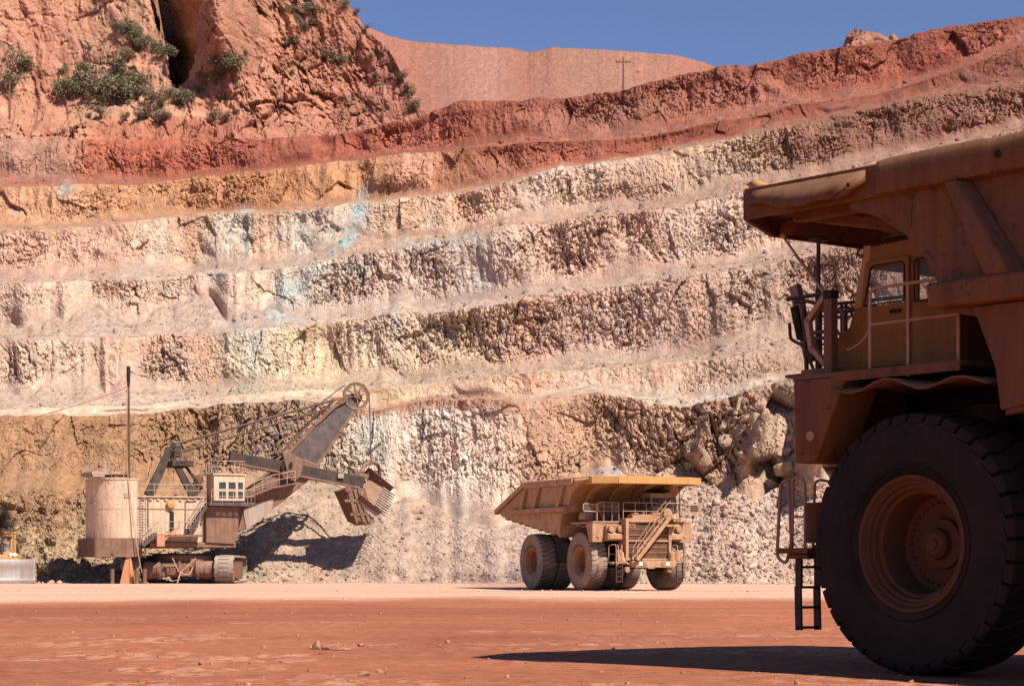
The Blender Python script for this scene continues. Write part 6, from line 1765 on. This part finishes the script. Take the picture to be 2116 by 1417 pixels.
# crumbs on the benches and along the toe of the muck
n = 2600
pxr = g.uniform(-50, 2000, n); Dr = np.interp(pxr, PXS, toe) - np.abs(g.normal(0, 1.6, n)) - .2
xr_ = (pxr - CX) / F * Dr
cols = np.tile(np.array(s2l(222, 180, 152)), (n, 1)) * g.uniform(.7, 1.1, (n, 1))
scatter('toe_rubble', np.stack([xr_, Dr, floor_z(xr_, Dr) + .02], -1), np.clip(.035 + .05 * g.pareto(2.5, n), .03, .3), cols, 13, M_rock)
# lumps along the low windrow behind which the far truck stands
n = 1500
xr_ = g.uniform(-34, 34, n); Dr = 120.0 + g.normal(0, .7, n)
cols = np.tile(np.array(s2l(232, 184, 158)), (n, 1)) * g.uniform(.75, 1.1, (n, 1))
scatter('windrow_rubble', np.stack([xr_, Dr, floor_z(xr_, Dr)], -1), np.clip(.02 + .022 * g.pareto(2.5, n), .02, .11), cols, 14, M_rock)
# stones and clods on the red floor
n = 5200
Dr = 22 + 75 * g.uniform(0, 1, n) ** 1.9; pxr = g.uniform(-100, 2200, n); xr_ = (pxr - CX) / F * Dr
kp = fbm(xr_ / 2.2, Dr / 3.0, 912, 4) + .35 * g.uniform(-1, 1, n) > .0
xr_, Dr = xr_[kp], Dr[kp]; n = len(xr_)
cols = np.tile(np.array(s2l(190, 116, 88)), (n, 1)) * g.uniform(.6, 1.15, (n, 1))
scatter('gravel', np.stack([xr_, Dr, floor_z(xr_, Dr) + .004], -1), np.clip(.007 + .012 * g.pareto(2.2, n), .006, .06), cols, 15, M_dirt, .5)

# ------------------------------------------------------------------ dust and smoke hanging in the air
def puff(name, c, rad, dens, col, scale, seed, lab):
    m = bpy.data.materials.new(name + '_air'); m.use_nodes = True; t = m.node_tree; t.nodes.clear()
    out = N(t, 'ShaderNodeOutputMaterial'); pv = N(t, 'ShaderNodeVolumePrincipled'); pv.inputs['Color'].default_value = (*col, 1); pv.inputs['Anisotropy'].default_value = .2
    tc = N(t, 'ShaderNodeTexCoord'); ln = N(t, 'ShaderNodeVectorMath', operation='LENGTH'); t.links.new(tc.outputs['Object'], ln.inputs[0])
    fo = N(t, 'ShaderNodeMapRange'); fo.inputs['From Min'].default_value = 1.0; fo.inputs['From Max'].default_value = .15; t.links.new(ln.outputs['Value'], fo.inputs[0])
    mp_ = N(t, 'ShaderNodeMapping'); mp_.inputs['Location'].default_value = (seed, seed * 2, 0); t.links.new(tc.outputs['Object'], mp_.inputs[0])
    nz = N(t, 'ShaderNodeTexNoise', Scale=scale, Detail=3.0); t.links.new(mp_.outputs[0], nz.inputs['Vector'])
    nr_ = N(t, 'ShaderNodeMapRange'); nr_.inputs['From Min'].default_value = .35; nr_.inputs['From Max'].default_value = .7; t.links.new(nz.outputs[0], nr_.inputs[0])
    m1 = N(t, 'ShaderNodeMath', operation='MULTIPLY'); t.links.new(fo.outputs[0], m1.inputs[0]); t.links.new(nr_.outputs[0], m1.inputs[1])
    m2 = N(t, 'ShaderNodeMath', operation='MULTIPLY'); m2.inputs[1].default_value = dens; t.links.new(m1.outputs[0], m2.inputs[0])
    t.links.new(m2.outputs[0], pv.inputs['Density']); t.links.new(pv.outputs[0], out.inputs['Volume'])
    me = bpy.data.meshes.new(name); bm = bmesh.new(); bmesh.ops.create_icosphere(bm, subdivisions=3, radius=1.0); bm.to_mesh(me); bm.free()
    me.materials.append(m); o = bpy.data.objects.new(name, me); COL.objects.link(o); o.location = c; o.scale = rad
    return tag(o, lab, None, kind='stuff')
SC.cycles.volume_step_rate = 4.0
SC.cycles.volume_max_steps = 64
puff('dust', P(930, 1130, 165), (8.5, 3.5, 5.5), .10, (.85, .74, .64), 1.6, 3, 'pale dust cloud drifting from the broken rock pile behind the far truck')
puff('dust', P(1050, 1198, 136), (4.2, 2.6, 1.5), .30, (.85, .72, .62), 2.0, 8, 'low dust cloud trailing the rear wheels of the far truck')
puff('smoke', P(4, 1078, 165), (1.2, .8, 1.6), 12.0, (.06, .05, .05), 1.8, 5, 'dark exhaust smoke puff above the bulldozer')
